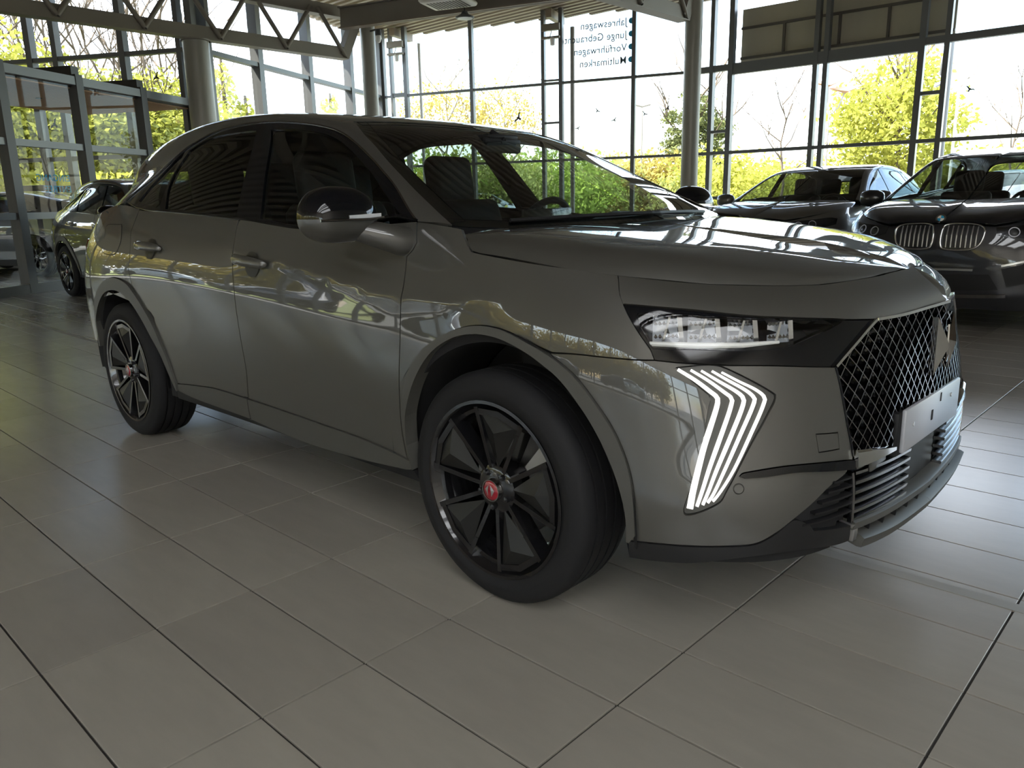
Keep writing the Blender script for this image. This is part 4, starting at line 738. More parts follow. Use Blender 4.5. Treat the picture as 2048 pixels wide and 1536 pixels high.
class Car:
    """surfaces B (body ring), G (greenhouse), H (bonnet) in car coordinates, x forward, right side negative y"""
    def __init__(s, root, B, G, H): s.root, s.B, s.G, s.H = root, B, G, H
    def inv_mixed(s, S, pts, mask=(1, 1, 1)):
        out = np.zeros((len(pts), 2)); ix = [i for i, p in enumerate(pts) if p[0] != 'uv']
        if ix: out[ix] = S.inv([pts[i] for i in ix], mask)
        for i, p in enumerate(pts):
            if p[0] == 'uv': out[i] = p[1:]
        return out
    def poly(s, S, segs, step, mask=(1, 1, 1)):
        """segs: list of point lists ((x,y,z) tuples, or ('uv', u, v)); smooth inside a list, corner between lists"""
        out = []
        sc = np.array([S.su, S.sv])
        for seg in segs:
            raw = [p for p in seg]
            uv = s.inv_mixed(S, raw, mask)*sc
            q = crom(uv, 8) if len(uv) > 2 else uv
            q = resample(q, step) if len(q) > 1 else q
            if out and np.linalg.norm(out[-1][-1]-q[0]) < step*.25: q = q[1:]
            if len(q): out.append(q)
        P = np.vstack(out)
        keep = [0]
        for i in range(1, len(P)):
            if np.linalg.norm(P[i]-P[keep[-1]]) > step*.15: keep.append(i)
        P = P[keep]
        if np.linalg.norm(P[0]-P[-1]) < step*.25: P = P[:-1]
        return P
    def panel(s, name, S, segs, material, parent=None, off=0., gap=.0018, thick=.012, step=.03, sides='both', holes=(), center=False, mask=(1, 1, 1), raw=None):
        sc = np.array([S.su, S.sv]); P = raw if raw is not None else s.poly(S, segs, step, mask)
        if poly_area(P) < 0: P = P[::-1]
        if gap: P = inset(P, gap)
        lo, hi = P.min(0), P.max(0); g = np.stack(np.meshgrid(np.arange(lo[0], hi[0], step), np.arange(lo[1], hi[1], step), indexing='ij'), -1).reshape(-1, 2)
        g += np.where((np.round((g[:, 1]-lo[1])/step) % 2)[:, None] > 0, [step*.5, 0], [0, 0])
        HP = [inset(h if poly_area(h) > 0 else h[::-1], -gap) for h in holes]
        g = g[in_poly(g, P)]
        for h in HP: g = g[~in_poly(g, h)]
        if len(g):
            bd = np.vstack([P]+HP); dmin = np.full(len(g), 9.)
            for k in range(0, len(bd), 64): dmin = np.minimum(dmin, np.sqrt(((g[:, None]-bd[None, k:k+64])**2).sum(2)).min(1))
            g = g[dmin > step*.45]
        loops = [P]+HP; V2 = np.vstack(loops+[g]); E = []; b = 0
        for L in loops: E += [(b+i, b+(i+1) % len(L)) for i in range(len(L))]; b += len(L)
        rv, re, rf, ov, oe, of = delaunay_2d_cdt([Vector(v) for v in V2], E, [], 1, 1e-6)
        rv = np.array([tuple(v) for v in rv]); F = np.array([tuple(f) for f in rf])
        cen = rv[F].mean(1); ok = in_poly(cen, P)
        for h in HP: ok &= ~in_poly(cen, h)
        F = F[ok]
        uv = np.clip(rv/sc, 0, 1); N = S.nrm(uv); X = S.ev(uv)+N*off
        if center: X[np.abs(X[:, 1]) < 1e-3, 1] = 0
        # orient triangles with the outward normal
        fn = np.cross(X[F[:, 1]]-X[F[:, 0]], X[F[:, 2]]-X[F[:, 0]]); fl = (fn*N[F[:, 0]]).sum(1) < 0; F[fl] = F[fl][:, ::-1]
        # rim
        cnt = {}
        for f in F:
            for a, c in ((f[0], f[1]), (f[1], f[2]), (f[2], f[0])): cnt[(a, c)] = 1
        bedge = [e for e in cnt if (e[1], e[0]) not in cnt]
        if center: bedge = [e for e in bedge if not (abs(X[e[0], 1]) < 2e-3 and abs(X[e[1], 1]) < 2e-3)]
        V = [tuple(v) for v in X]; nn = [tuple(v) for v in N]; FF = [tuple(int(i) for i in f) for f in F]
        if thick:
            idx = {}
            for a, c in bedge:
                t = V and (np.array(X[c])-X[a]); sn = np.cross(t, N[a]); sn /= np.linalg.norm(sn)+1e-12
                q = []
                for k in (a, c):
                    V.append(tuple(X[k])); nn.append(tuple(sn)); V.append(tuple(X[k]-N[k]*thick)); nn.append(tuple(sn)); q += [len(V)-2, len(V)-1]
                FF.append((q[0], q[1], q[3], q[2]))
        outs = []
        for side in ((1, -1) if sides == 'both' else (1,) if sides == 'right' else (-1,)):
            if center and side == -1: continue
            if center:   # both halves in one mesh
                n0 = len(V); V2_ = V+[(x, -y, z) for x, y, z in V]; N2_ = nn+[(x, -y, z) for x, y, z in nn]; F2_ = FF+[tuple(n0+i for i in f[::-1]) for f in FF]
            elif side == 1: V2_, N2_, F2_ = V, nn, FF
            else: V2_, N2_, F2_ = [(x, -y, z) for x, y, z in V], [(x, -y, z) for x, y, z in nn], [f[::-1] for f in FF]
            me = bpy.data.meshes.new(name); me.from_pydata(V2_, [], F2_); me.update()
            me.polygons.foreach_set('use_smooth', [True]*len(me.polygons)); me.normals_split_custom_set_from_vertices(N2_)
            outs.append(mesh_obj(name, me, material, (parent[0 if side == 1 else 1] if isinstance(parent, (list, tuple)) else parent) or s.root))
        return outs
    def pt(s, S, P, off=0, mask=(1, 1, 1)):
        uv = S.inv([P], mask); return Vector(S.ev(uv)[0]+S.nrm(uv)[0]*off), Vector(S.nrm(uv)[0])
    def strip(s, name, S, line, w, material, parent=None, off=.004, h=.008, sides='both', center=False, step=.02, mask=(1, 1, 1), taper=None, round_=False):
        """raised band of width w (or list) along a line on S"""
        uv = s.inv_mixed(S, line, mask); sc = np.array([S.su, S.sv])
        q = resample(crom(uv*sc, 8) if len(uv) > 2 else uv*sc, step)/sc; X = S.ev(q); N = S.nrm(q); T = np.gradient(X, axis=0); T /= np.linalg.norm(T, axis=1, keepdims=True)+1e-12; Sd = np.cross(N, T)
        n = len(q); ws = np.interp(np.linspace(0, 1, n), np.linspace(0, 1, len(w)), w) if isinstance(w, (list, tuple)) else np.full(n, w)
        outs = []
        prof = [(-.5, -h), (-.5, off*.6), (-.38, off), (.38, off), (.5, off*.6), (.5, -h)]
        V = []; F = []
        for i in range(n):
            for a, c in prof: V.append(tuple(X[i]+Sd[i]*a*ws[i]+N[i]*c))
        m_ = len(prof)
        for i in range(n-1): F += [(i*m_+k, i*m_+k+1, (i+1)*m_+k+1, (i+1)*m_+k) for k in range(m_-1)]
        F += [tuple(range(m_)), tuple((n-1)*m_+k for k in range(m_))[::-1]]
        for side in ((1, -1) if sides == 'both' else (1,)):
            mb = MB(); mb.v = V if side == 1 else [(x, -y, z) for x, y, z in V]; mb.f = F
            if center: mb = MB(); mb.v = V+[(x, -y, z) for x, y, z in V]; mb.f = F+[tuple(len(V)+i for i in f[::-1]) for f in F]
            outs.append(mb.obj(name, material, (parent[0 if side == 1 else 1] if isinstance(parent, (list, tuple)) else parent) or s.root, 40))
            if center: break
        return outs
def both(mb, name, material, parent, smooth=None):
    """a part and its mirror image on the other side of the car"""
    me = mb.mesh(name, smooth); r = mesh_obj(name, me, material, parent[0] if isinstance(parent, (list, tuple)) else parent)
    mb2 = MB(); mb2.v = [(x, -y, z) for x, y, z in mb.v]; mb2.f = [f[::-1] for f in mb.f]
    l = mesh_obj(name, mb2.mesh(name, smooth), material, parent[1] if isinstance(parent, (list, tuple)) else parent)
    return [r, l]

# ------------------------------------------------------------------ wheels
def wheel_meshes(R=.36, Wd=.235, rr=.27, style='petal'):
    """meshes about local y axis (outer face towards -y)"""
    rot = Matrix.Rotation(PI/2, 4, 'X')       # local z -> -y
    d = {}
    h = Wd/2; prof = [(rr-.012, h*.80), (rr+.004, h*.93), (rr+.035, h*1.0), (R-.05, h*1.0), (R-.02, h*.93), (R-.005, h*.80)]
    for g in (.52, .18, -.18, -.52): prof += [(R, h*(g+.10)), (R, h*(g+.035)), (R-.009, h*(g+.03)), (R-.009, h*(g-.03)), (R, h*(g-.035)), (R, h*(g-.10))]
    prof += [(R-.005, -h*.80), (R-.02, -h*.93), (R-.05, -h), (rr+.03, -h), (rr-.012, -h*.8)]
    mb = MB(); mb.lathe(prof, 72, rot, close=True)
    d['tyre'] = mb.mesh('tyre', 35)
    mb = MB(); mb.lathe([(rr-.012, -h*.8), (rr-.03, -h*.5), (rr-.04, h*.3), (rr-.03, h*.72), (rr-.012, h*.80), (rr+.006, h*.93), (rr+.008, h*.98), (rr-.002, h*.985), (rr-.012, h*.88), (rr-.03, h*.6), (rr-.05, h*.3), (rr-.05, -h*.5)], 72, rot, close=True); d['rim'] = mb.mesh('rim', 35)
    zf = h*.93
    def P3(r, a, z): return rot @ Vector((r*math.cos(a), r*math.sin(a), z))
    if style == 'petal':
        mb = MB(); fr = MB(); a0 = PI/2
        # wedge spoke with framed edges and a recessed, ridged insert
        w0, w1 = .10, .40; r0, r1 = .055, rr-.012
        for sg in (-1, 1):
            for (ra, rb) in ((r0, r1),):
                i0, i1 = P3(ra, a0+sg*.42, zf-.020), P3(rb, a0+sg*w1, zf)
                o = [P3(ra, a0+sg*.52, zf-.018), P3(rb, a0+sg*(w1+.0), zf+.002), P3(rb, a0+sg*(w1-.062), zf+.002), P3(ra, a0+sg*.28, zf-.018)]
                dn = rot.to_3x3() @ Vector((0, 0, -.055)); fr.add(o+[p+dn for p in o], [(0, 1, 2, 3), (7, 6, 5, 4), (0, 4, 5, 1), (1, 5, 6, 2), (2, 6, 7, 3), (3, 7, 4, 0)])
        o = [P3(r1-.002, a0-w1, zf), P3(r1-.002, a0, zf+.003), P3(r1-.002, a0+w1, zf), P3(r1-.022, a0+w1-.02, zf), P3(r1-.022, a0, zf+.003), P3(r1-.022, a0-w1+.02, zf)]
        dn = rot.to_3x3() @ Vector((0, 0, -.04)); fr.add(o+[p+dn for p in o], [(0, 1, 4, 5), (1, 2, 3, 4), (0, 5, 11, 6), (5, 4, 10, 11), (4, 3, 9, 10), (0, 6, 7, 1), (1, 7, 8, 2), (2, 8, 9, 3)])
        d['spoke'] = fr.mesh('spoke')
        A_, B_, C_ = P3(r0+.012, a0, zf-.022), P3(r1-.014, a0-w1+.06, zf-.006), P3(r1-.014, a0+w1-.06, zf-.006); D_ = P3((r0+r1)*.60, a0, zf+.012); E_ = P3(r1-.014, a0, zf-.008)
        mb.add([A_, B_, C_, D_, E_], [(0, 1, 3), (0, 3, 2), (1, 4, 3), (4, 2, 3)]); d['insert'] = mb.mesh('insert')
    else:
        fr = MB(); a0 = PI/2
        for sg in (-1, 1):
            fr.tube([P3(.05, a0, zf-.02), P3(rr*.55, a0+sg*.05, zf-.005), P3(rr-.015, a0+sg*.26, zf)], [.016, .014, .013], 6)
        d['spoke'] = fr.mesh('spoke', 40)
    mb = MB(); mb.lathe([(0, zf-.012), (.055, zf-.012), (.075, zf-.022), (.08, zf-.09), (0, zf-.09)], 30, rot)
    for k in range(5): mb.lathe([(0, zf-.002), (.009, zf-.004), (.010, zf-.03)], 8, rot @ Matrix.Translation((.056*math.cos(2*PI*k/5+.9), .056*math.sin(2*PI*k/5+.9), 0)))
    d['hub'] = mb.mesh('hub', 35)
    mb = MB(); mb.lathe([(0, zf+.006), (.026, zf+.005), (.030, zf+.002), (.031, zf-.012)], 28, rot); d['hub_cap'] = mb.mesh('hub_cap', 35)
    mb = MB(); mb.lathe([(.031, zf+.004), (.034, zf+.004), (.035, zf-.01)], 28, rot); d['cap_ring'] = mb.mesh('cap_ring', 35)
    mb = MB(); mb.lathe([(.06, .0), (.165, .0), (.165, -.03), (.06, -.03)], 48, rot, close=True); d['brake_disc'] = mb.mesh('brake_disc', 35)
    mb = MB(); mb.prism([(r_*math.cos(a), r_*math.sin(a)) for r_, aa in ((.19, 1), (.10, -1)) for a in ([-.55+.11*k for k in range(11)] if aa > 0 else [.5-.1*k for k in range(11)])], -.05, .035, rot); d['caliper'] = mb.mesh('caliper', 30)
    # winged emblem for the cap: two small facing wedges
    mb = MB()
    for s_ in (1, -1): mb.add([rot @ Vector(v) for v in ((s_*.004, .018, zf+.0075), (s_*.019, .003, zf+.0068), (s_*.006, .002, zf+.009), (s_*.007, -.017, zf+.0075))], [(0, 1, 2), (2, 1, 3)])
    d['emblem'] = mb.mesh('emblem')
    return d
def add_wheel(root, d, loc, side, rim='rim', ins='rim_m', cap='cap_red', turn=0, n=5, phase=0, steer=0, caliper_a=0.25):
    """side=-1 right side (outer face -y), +1 left"""
    w = mesh_obj('wheel', d['tyre'], 'rubber', root); w.location = loc; w.rotation_euler = (0, 0, (PI if side > 0 else 0)+steer)
    mesh_obj('rim', d['rim'], rim, w); mesh_obj('hub', d['hub'], rim, w); mesh_obj('hub_cap', d['hub_cap'], cap, w); mesh_obj('cap_ring', d['cap_ring'], 'chrome', w); mesh_obj('cap_emblem', d['emblem'], 'silver', w)
    mesh_obj('brake_disc', d['brake_disc'], 'disc', w); c = mesh_obj('brake_caliper', d['caliper'], 'caliper', w); c.rotation_euler = (0, caliper_a, 0)
    for k in range(n):
        a = phase+2*PI*k/n
        s_ = mesh_obj('spoke', d['spoke'], rim, w); s_.rotation_euler = (0, a, 0)
        if 'insert' in d: i = mesh_obj('spoke_insert', d['insert'], ins, w); i.rotation_euler = (0, a, 0)
    return w

def rev(l): return list(l)[::-1]
def seat(car, x, y, kind='front'):
    root = car.root; nm = 'front_seat' if kind == 'front' else 'rear_seat'
    s = rbox(nm, (x-.25, y-.25, .56), (x+.27, y+.25, .74), 'seat', root, .05, 3)
    b = rbox('seat_back', (-.07, -.25, 0), (.07, .25, .60), 'seat', s, .055, 3); b.location = (x-.32, y, .64); b.rotation_euler = (0, math.radians(-18), 0)
    h = rbox('headrest', (-.05, -.15, 0), (.05, .15, .25), 'seat', s, .05, 3); h.location = (x-.55, y, 1.19); h.rotation_euler = (0, math.radians(-8), 0)
    return s
def build_suv(name, loc, rz, label, paintm='paint'):
    root = empty(name, loc, rz); tag(root, label, 'car')
    B = Surf(body_net(), su=5.9, sv=1.06, flip=-1); B.disp = body_disp; G = Surf(gh_net(), su=3.7, sv=1.05, flip=-1); H = Surf(hood_net(), su=1.35, sv=.85, flip=-1)
    # make sure normals point outwards
    for S_, t_ in ((B, (.45, .5)), (G, (.5, .2)), (H, (.5, .2))):
        n = S_.nrm([t_])[0]
        if (n[1] > 0 if S_ is B else n[2] < 0): S_.flip *= -1
    c = Car(root, B, G, H); R_ = root
    def onB(x, z): return B.ev(B.inv([(x, -.95, z)], (1, .02, 1)))[0]
    def P(x, z): return tuple(onB(x, z))
    # ---------------- dark inner shell that closes the panel gaps, with wheel openings
    def circ(x0, z0, r, n=40): return B.inv([(x0+r*math.cos(a), -.95, max(.30, z0+r*math.sin(a))) for a in np.linspace(-.16, PI+.16, n)], (1, .02, 1))*[B.su, B.sv]
    hf, hr = circ(.03, .37, .475), circ(-2.70, .37, .475)
    vz = lambda z: (z-.18)/1.06; uf = B.inv([P(-.30, 1.0)])[0][0]
    ug = B.inv([(.846, -.515, .74)])[0][0]+.003; vl = B.inv([P(-1.2, .30)])[0][1]; full = np.array([(ug, vl), (1, vl), (1, .93), (uf+.02, .93), (uf, B.inv([P(-.30, .99)])[0][1]), (ug+.03, B.inv([(.66, -.57, .95)])[0][1]), (ug, B.inv([(.8, -.4, .93)])[0][1])])*[B.su, B.sv]; full = np.vstack([resample(np.vstack([full[i], full[(i+1) % len(full)]]), .08)[:-1] for i in range(len(full))])
    # openings reach the lower edge: cut them out of the outline
    def notch(outline, h):
        i0 = np.argmin(((outline-h[0])**2).sum(1)); i1 = np.argmin(((outline-h[-1])**2).sum(1))
        a, b = sorted((i0, i1)); hh = h if i0 < i1 else h[::-1]; return np.vstack([outline[:a+1], hh, outline[b:]])
    for hh in (hf, hr): full = notch(full, hh)
    c.panel('inner_shell', B, None, 'liner', None, off=-.013, gap=0, thick=0, step=.05, raw=full, holes=[c.poly(B, [T['lens'][1:8], T['lens'][8:12], T['lens'][11:16], T['lens'][15:]+T['lens'][:2]], .014)])
    # ---------------- side panels
    fd = c.panel('front_door', B, [[(-.363, -.859, 1.146), (-.352, -.868, 1.11)]+T['a_gap'][:3], T['a_gap'][2:]+[(-.378, -.929, .378)], [(-.378, -.929, .378)]+rev(T['seam'][4:-1]), rev(T['b_gap']), [(-1.47, -.866, 1.150), (-1.421, -.867, 1.150), (-.973, -.876, 1.118), (-.6, -.868, 1.134), (-.363, -.859, 1.146)]], paintm)
    rd = c.panel('rear_door', B, [T['b_gap'], T['seam'][:5][::-1]+[], [p for p in rev(T['r_arch_out']) if p[0] < -2.11 and p[2] < .80], rev(T['c_gap']), [(-2.54, -.86, 1.17), (-2.55, -.845, 1.205)], [(-2.55, -.845, 1.205), (-2.154, -.85, 1.185), (-1.898, -.855, 1.176), (-1.48, -.867, 1.151)]], paintm)
    ft = [p for p in T['f_arch_out'] if p[0] < .245]
    c.panel('front_fender', B, [[(-.358, -.86, 1.146), (-.25, -.858, 1.135), (-.157, -.861, 1.125)], T['hood_cut'][:6], T['fender_bumper'], T['hl_left'], T['band_left'], rev(T['bumper_seam']), rev(ft), rev(T['a_gap'][2:]), rev(T['a_gap'][:3])+[(-.352, -.868, 1.11)]], paintm)
    # rear quarter with rear bumper as one skin to the centre line
    uv = lambda x, z: ('uv', *B.inv([P(x, z)])[0])
    rarc = T['r_arch_out']; tl = uv(-2.55, 1.205)
    c.panel('rear_quarter', B, [T['c_gap'], [p for p in rev(rarc) if p[2] > .70 and p[0] < -2.43]+[(-3.09, -.925, .64), (-3.14, -.915, .5), (-3.17, -.9, .40)], [('uv', B.inv([P(-3.17, .4)])[0][0], .24), ('uv', 1, .24)], [('uv', 1, .24), ('uv', 1, .93)], [('uv', 1, .93), ('uv', B.inv([P(-3.1, 1.2)])[0][0], .99), ('uv', B.inv([P(-2.8, 1.21)])[0][0], .995)], [tl, (-2.545, -.86, 1.17), (-2.535, -.894, 1.092)]], paintm, gap=.0018)
    # lower door trims, sills, wheel arch mouldings
    sm = T['seam']; tb = T['trim_bot']
    c.panel('door_trim', B, [sm[4:], [(-.36, -.924, .345)], rev(tb[2:]), [(-1.437, -.917, .322), (-1.441, -.922, .376)]], 'satin', off=.006, mask=(1, 1, 1))
    c.panel('door_trim', B, [sm[:5], [(-1.441, -.922, .376), (-1.445, -.917, .324)], rev(tb[:3])], 'satin', off=.006)
    c.panel('sill', B, [[(-2.15, -.927, .345)]+tb, [(-.36, -.924, .34), (-.33, -.918, .303)], [(-.33, -.918, .303), (-1.0, -.914, .298), (-2.15, -.917, .300)]], 'black', off=-.004, thick=.10)
    fo = T['f_arch_out']+[(.508, -.903, .36)]; fi = T['f_arch_in']
    c.panel('arch_moulding', B, [[(-.352, -.925, .345)]+fo[:1], fo, [(.49, -.905, .335)], rev(fi)], 'satin', off=.011, thick=.05, step=.022)
    ro = [(-3.13, -.92, .45), (-3.11, -.925, .56), (-3.08, -.93, .65)]+T['r_arch_out']; ri = [(-3.105, -.92, .45), (-3.09, -.925, .53)]+T['r_arch_in']
    c.panel('arch_moulding', B, [ro, [(-2.118, -.928, .345)], rev(ri)], 'satin', off=.011, thick=.05, step=.022)
    # black lips just inside the mouldings
    for x0, ri_ in ((.03, .44), (-2.70, .425)):
        mb = MB(); pts = [(x0+ri_*math.cos(a), .37+ri_*math.sin(a)) for a in np.linspace(-.10, PI+.10, 40)]
        V = []; F = []
        for (x, z) in pts:
            y_ = -onB(min(max(x, -3.1), .5), max(z, .2))[1]
            dx, dz = (x-x0)/ri_, (z-.37)/ri_
            V += [(x+dx*.045, -(y_-.0), z+dz*.045), (x, -(y_-.02), z), (x, -.62, z), (x+dx*.02, -.60, z+dz*.02)]
        for i in range(len(pts)-1): F += [(4*i+k, 4*i+k+1, 4*i+k+5, 4*i+k+4) for k in range(3)]
        mb.add(V, F); both(mb, 'wheelhouse', 'liner', R_, 60)
        mb = MB(); mb.prism([(x, z) for x, z in pts], 0, .01, Matrix(((1, 0, 0, 0), (0, 0, -1, -.60), (0, 1, 0, 0), (0, 0, 0, 1)))); both(mb, 'wheelhouse_back', 'liner', R_)
    # ---------------- bonnet
    hc = T['hood_cut']
    hood = c.panel('bonnet', H, [[('uv', 0.0+H.inv([(.838, 0, .99)])[0][0], 0), (.826, -.095, .986), (.807, -.213, .979), (.777, -.331, .975), (.742, -.436, .973), (.661, -.572, .978), (.567, -.683, .986), (.478, -.755, .997), (.376, -.825, 1.011), (.156, -.868, 1.033), (-.06, -.875, 1.054)], [(-.06, -.878, 1.054), (-.105, -.878, 1.066), (-.14, -.868, 1.10), (-.155, -.855, 1.117)], [(-.155, -.855, 1.117), (-.20, -.81, 1.124), (-.165, -.70, 1.126), (-.11, -.55, 1.125), (-.04, -.3, 1.13), ('uv', H.inv([(.0, 0, 1.125)])[0][0], 0)]], paintm, center=True, step=.025)
    # ---------------- nose panel, bumper, headlamps
    nz = c.panel('nose_panel', B, [[('uv', 0, B.inv([(.838, 0, .988)])[0][1]), (.826, -.095, .986), (.807, -.213, .979), (.777, -.331, .975), (.742, -.436, .973), (.661, -.572, .978), (.567, -.683, .986), (.478, -.755, .997), (.376, -.815, 1.011)], T['fender_bumper'], T['hl_top'][:-1], [(.829, -.446, .889), (.865, -.344, .881)], [(.865, -.344, .881), (.892, -.231, .883), (.917, -.113, .891), ('uv', 0, B.inv([(.935, 0, .898)])[0][1])]], paintm, center=True, step=.022)
    # chrome lip under the nose panel
    c.strip('nose_trim', B, [(.865, -.344, .880), (.892, -.231, .882), (.917, -.113, .890), ('uv', 0, B.inv([(.935, 0, .897)])[0][1])], .010, 'chrome', off=.008, center=True)
    bump = c.panel('front_bumper', B, [[(.245, -.93, .808)]+T['bumper_seam'][1:], T['band_bot'], T['grille_left2'], [(.889, -.499, .54), (.885, -.525, .512)], rev(T['body_low']), [(.485, -.906, .339), (.505, -.905, .36)], rev([p for p in T['f_arch_out'] if p[0] > .245])], paintm, step=.022, holes=[c.poly(B, [T['drl_house']], .012), c.poly(B, [T['tow'][:2], T['tow'][1:3], T['tow'][2:4], [T['tow'][3], T['tow'][0]]], .012), c.poly(B, [T['slash']], .015)])
    c.panel('towing_cover', B, [T['tow'][:2], T['tow'][1:3], T['tow'][2:4], [T['tow'][3], T['tow'][0]]], paintm, bump, step=.015, gap=.0012)
    c.panel('bumper_blade', B, [T['slash']], 'gloss_black', bump, step=.015, off=.010, thick=.03, gap=0)
    dh = c.panel('daylight_lamp', B, [T['drl_house']], 'satin', None, step=.014, off=-.008, thick=.02, gap=.001)
    for k, w_ in enumerate(([.008, .010, .014, .016], [.006, .008, .010, .008], [.005, .008, .009, .007], [.005, .007, .007, .006], [.004, .006, .006, .005])):
        c.strip('light_bar', B, T['drl%d' % k], w_, 'led', dh, off=.002, h=.012, step=.012)
    hl = c.panel('headlamp', B, [T['hl_top'][:5]+[T['lens'][8]], T['lens'][8:16], rev(T['hl_left'])], 'hl_dark', None, off=-.075, thick=0, gap=0, step=.02)
    c.panel('lamp_bezel', B, [T['hl_top'][:-1], [(.829, -.446, .889), (.865, -.344, .881)], T['grille_left'], rev(T['band_bot']), rev(T['band_left']), rev(T['hl_left'])], 'gloss_black', hl, off=-.004, gap=.0015, step=.02, holes=[c.poly(B, [T['lens'][1:8], T['lens'][8:12], T['lens'][11:16], T['lens'][15:]+T['lens'][:2]], .014)], thick=.03)
    c.panel('lens_cover', B, [T['lens'][1:8], T['lens'][8:12], T['lens'][11:16], T['lens'][15:]+T['lens'][:2]], 'lens', hl, off=-.002, gap=0, thick=0, step=.02)
    # lamp modules behind the cover: crystal prisms and reflector bowls
    for (x, y, z, w_) in ((.515, -.800, .882, .055), (.585, -.745, .880, .06), (.655, -.680, .876, .055), (.715, -.600, .874, .045)):
        mb = MB(); n0 = Vector((.75, -.66, 0)).normalized(); tn = Vector((.66, .75, 0)); o = Vector((x, y, z))
        a = [o+tn*w_*i+Vector((0, 0, .034*j)) for i, j in ((-.62, -1), (.62, -1), (.62, 1), (-.62, 1))]; b = [o-n0*.035+(p-o)*.45 for p in a]
        mb.add(a+b, [(0, 1, 5, 4), (1, 2, 6, 5), (2, 3, 7, 6), (3, 0, 4, 7), (4, 5, 6, 7)]); both(mb, 'lamp_module', 'hl_in', hl)
        mb = MB(); mb.bar(o+tn*w_*.68-Vector((0, 0, .04))+n0*.012, o+tn*w_*.5+Vector((0, 0, .04))+n0*.012, .006, .012); mb.bar(o-tn*w_*.2-Vector((0, 0, .036))+n0*.008, o+tn*w_*.1+Vector((0, 0, .03))+n0*.008, .004, .006); both(mb, 'prism_bar', 'chrome', hl)
        mb = MB()
        for q in range(6): mb.lathe([(0, .008), (.007, .0), (0, -.004)], 4, Matrix.Translation(o+tn*w_*(-.5+.2*q)-Vector((0, 0, .02))+n0*.004)); mb.lathe([(0, .008), (.007, .0), (0, -.004)], 4, Matrix.Translation(o+tn*w_*(-.5+.2*q)+Vector((0, 0, .012))+n0*.0))
        mo = both(mb, 'crystal_row', 'chrome', hl)
        for q in mo: q['kind'] = 'stuff'
    mb = MB(); mb.tube([(.497, -.845, .848), (.60, -.785, .846), (.68, -.72, .846), (.74, -.645, .85)], [.006, .008, .007, .004], 8); both(mb, 'light_guide', 'white', hl, 40)
    # ---------------- lower lip and intakes
    c.panel('bumper_lip', B, [T['body_low'][:7]+[(.849, -.651, .402)], [(.855, -.639, .385), (.894, -.495, .363)], [(.891, -.467, .313)], rev(T['lip_bot'])], 'lip', step=.022, off=.003, thick=.03)
    c.panel('intake_side', B, [[(.849, -.651, .45), (.868, -.592, .487), (.884, -.526, .509), (.889, -.509, .507)], [(.889, -.509, .507), (.894, -.497, .37)], [(.894, -.497, .37), (.855, -.639, .393)], [(.849, -.651, .408), (.845, -.655, .43)]], 'liner', off=-.02, step=.02, gap=0, thick=0)
    for z in (.405, .428, .451, .474, .496): c.strip('side_louvre', B, [(.855-.06*(z < .42), -.648+.09*(z-.42)/.09*(z > .42), z), (.87, -.575, z), (.892, -.503, z)], .006, 'black', off=.004, h=.02)
    c.strip('intake_post', B, [(.890, -.505, .508), (.893, -.500, .44), (.894, -.495, .37)], .008, 'dchrome', off=.006)
    c.panel('lower_intake', B, [[('uv', 0, B.inv([(.93, 0, .50)])[0][1]), (.93, -.2, .50), (.891, -.497, .52)], [(.891, -.497, .52), (.894, -.495, .37)], [(.894, -.495, .37), (.925, -.25, .35), ('uv', 0, B.inv([(.93, 0, .345)])[0][1])]], 'liner', off=-.05, gap=0, thick=0, center=True, step=.04)
    for k in range(6):
        z = .505-.026*k
        c.strip('intake_slat', B, [(.893, -.492, z-.002), (.918, -.33, z-.008), (.928, -.17, z-.010)], .010, 'dchrome', off=.004, h=.03)
    mb = MB(); mb.box((.86, -.165, .36), (.90, .165, .50)); mb.obj('radar_panel', 'black', R_)
    c.strip('lip_bar', B, [(.894, -.495, .362), (.918, -.33, .352), (.93, -.16, .348), ('uv', 0, B.inv([(.93, 0, .346)])[0][1])], .024, 'satin', off=.012, h=.03, center=True)
    c.strip('splitter', B, [(.891, -.467, .318), (.912, -.30, .300), (.925, -.15, .292), ('uv', 0, B.inv([(.93, 0, .29)])[0][1])], .034, 'satin', off=.03, h=.03, center=True)
    c.strip('splitter_corner', B, [(.896, -.487, .368), (.894, -.478, .318)], .022, 'silver', off=.012, h=.03)
    for k in range(5): c.strip('splitter_rib', B, [(.9, -.40+.085*k, .345), (.9, -.40+.085*k, .315)], .006, 'black', off=.008, mask=(.05, 1, 1))
    c.panel('splitter_void', B, [[('uv', 0, B.inv([(.93, 0, .34)])[0][1]), (.894, -.49, .365)], [(.894, -.49, .365), (.891, -.467, .30)], [(.891, -.467, .30), ('uv', 0, B.inv([(.93, 0, .27)])[0][1])]], 'liner', off=-.01, gap=0, thick=0, center=True, step=.04)
    ul = MB(); lp = [(.93, 0, .288), (.915, -.25, .296)]+rev(T['lip_bot'])+[(.49, -.86, .29)]; n_ = len(lp); ul.add([p_ for p_ in lp]+[(x*.86-.02, y*.88, z-.008) for x, y, z in lp], [(i, i+1, n_+i+1, n_+i) for i in range(n_-1)]); both(ul, 'undertray', 'black', R_, 50)
    # chrome wing under the grille
    c.strip('grille_wing', B, [(.889, -.495, .540), (.905, -.40, .535), (.918, -.30, .530)], [.05, .038, .012], 'chrome', off=.014, h=.02)
    # ---------------- grille: dark shell, diamond lattice, studs
    gl = T['grille_left']; g2 = T['grille_left2']
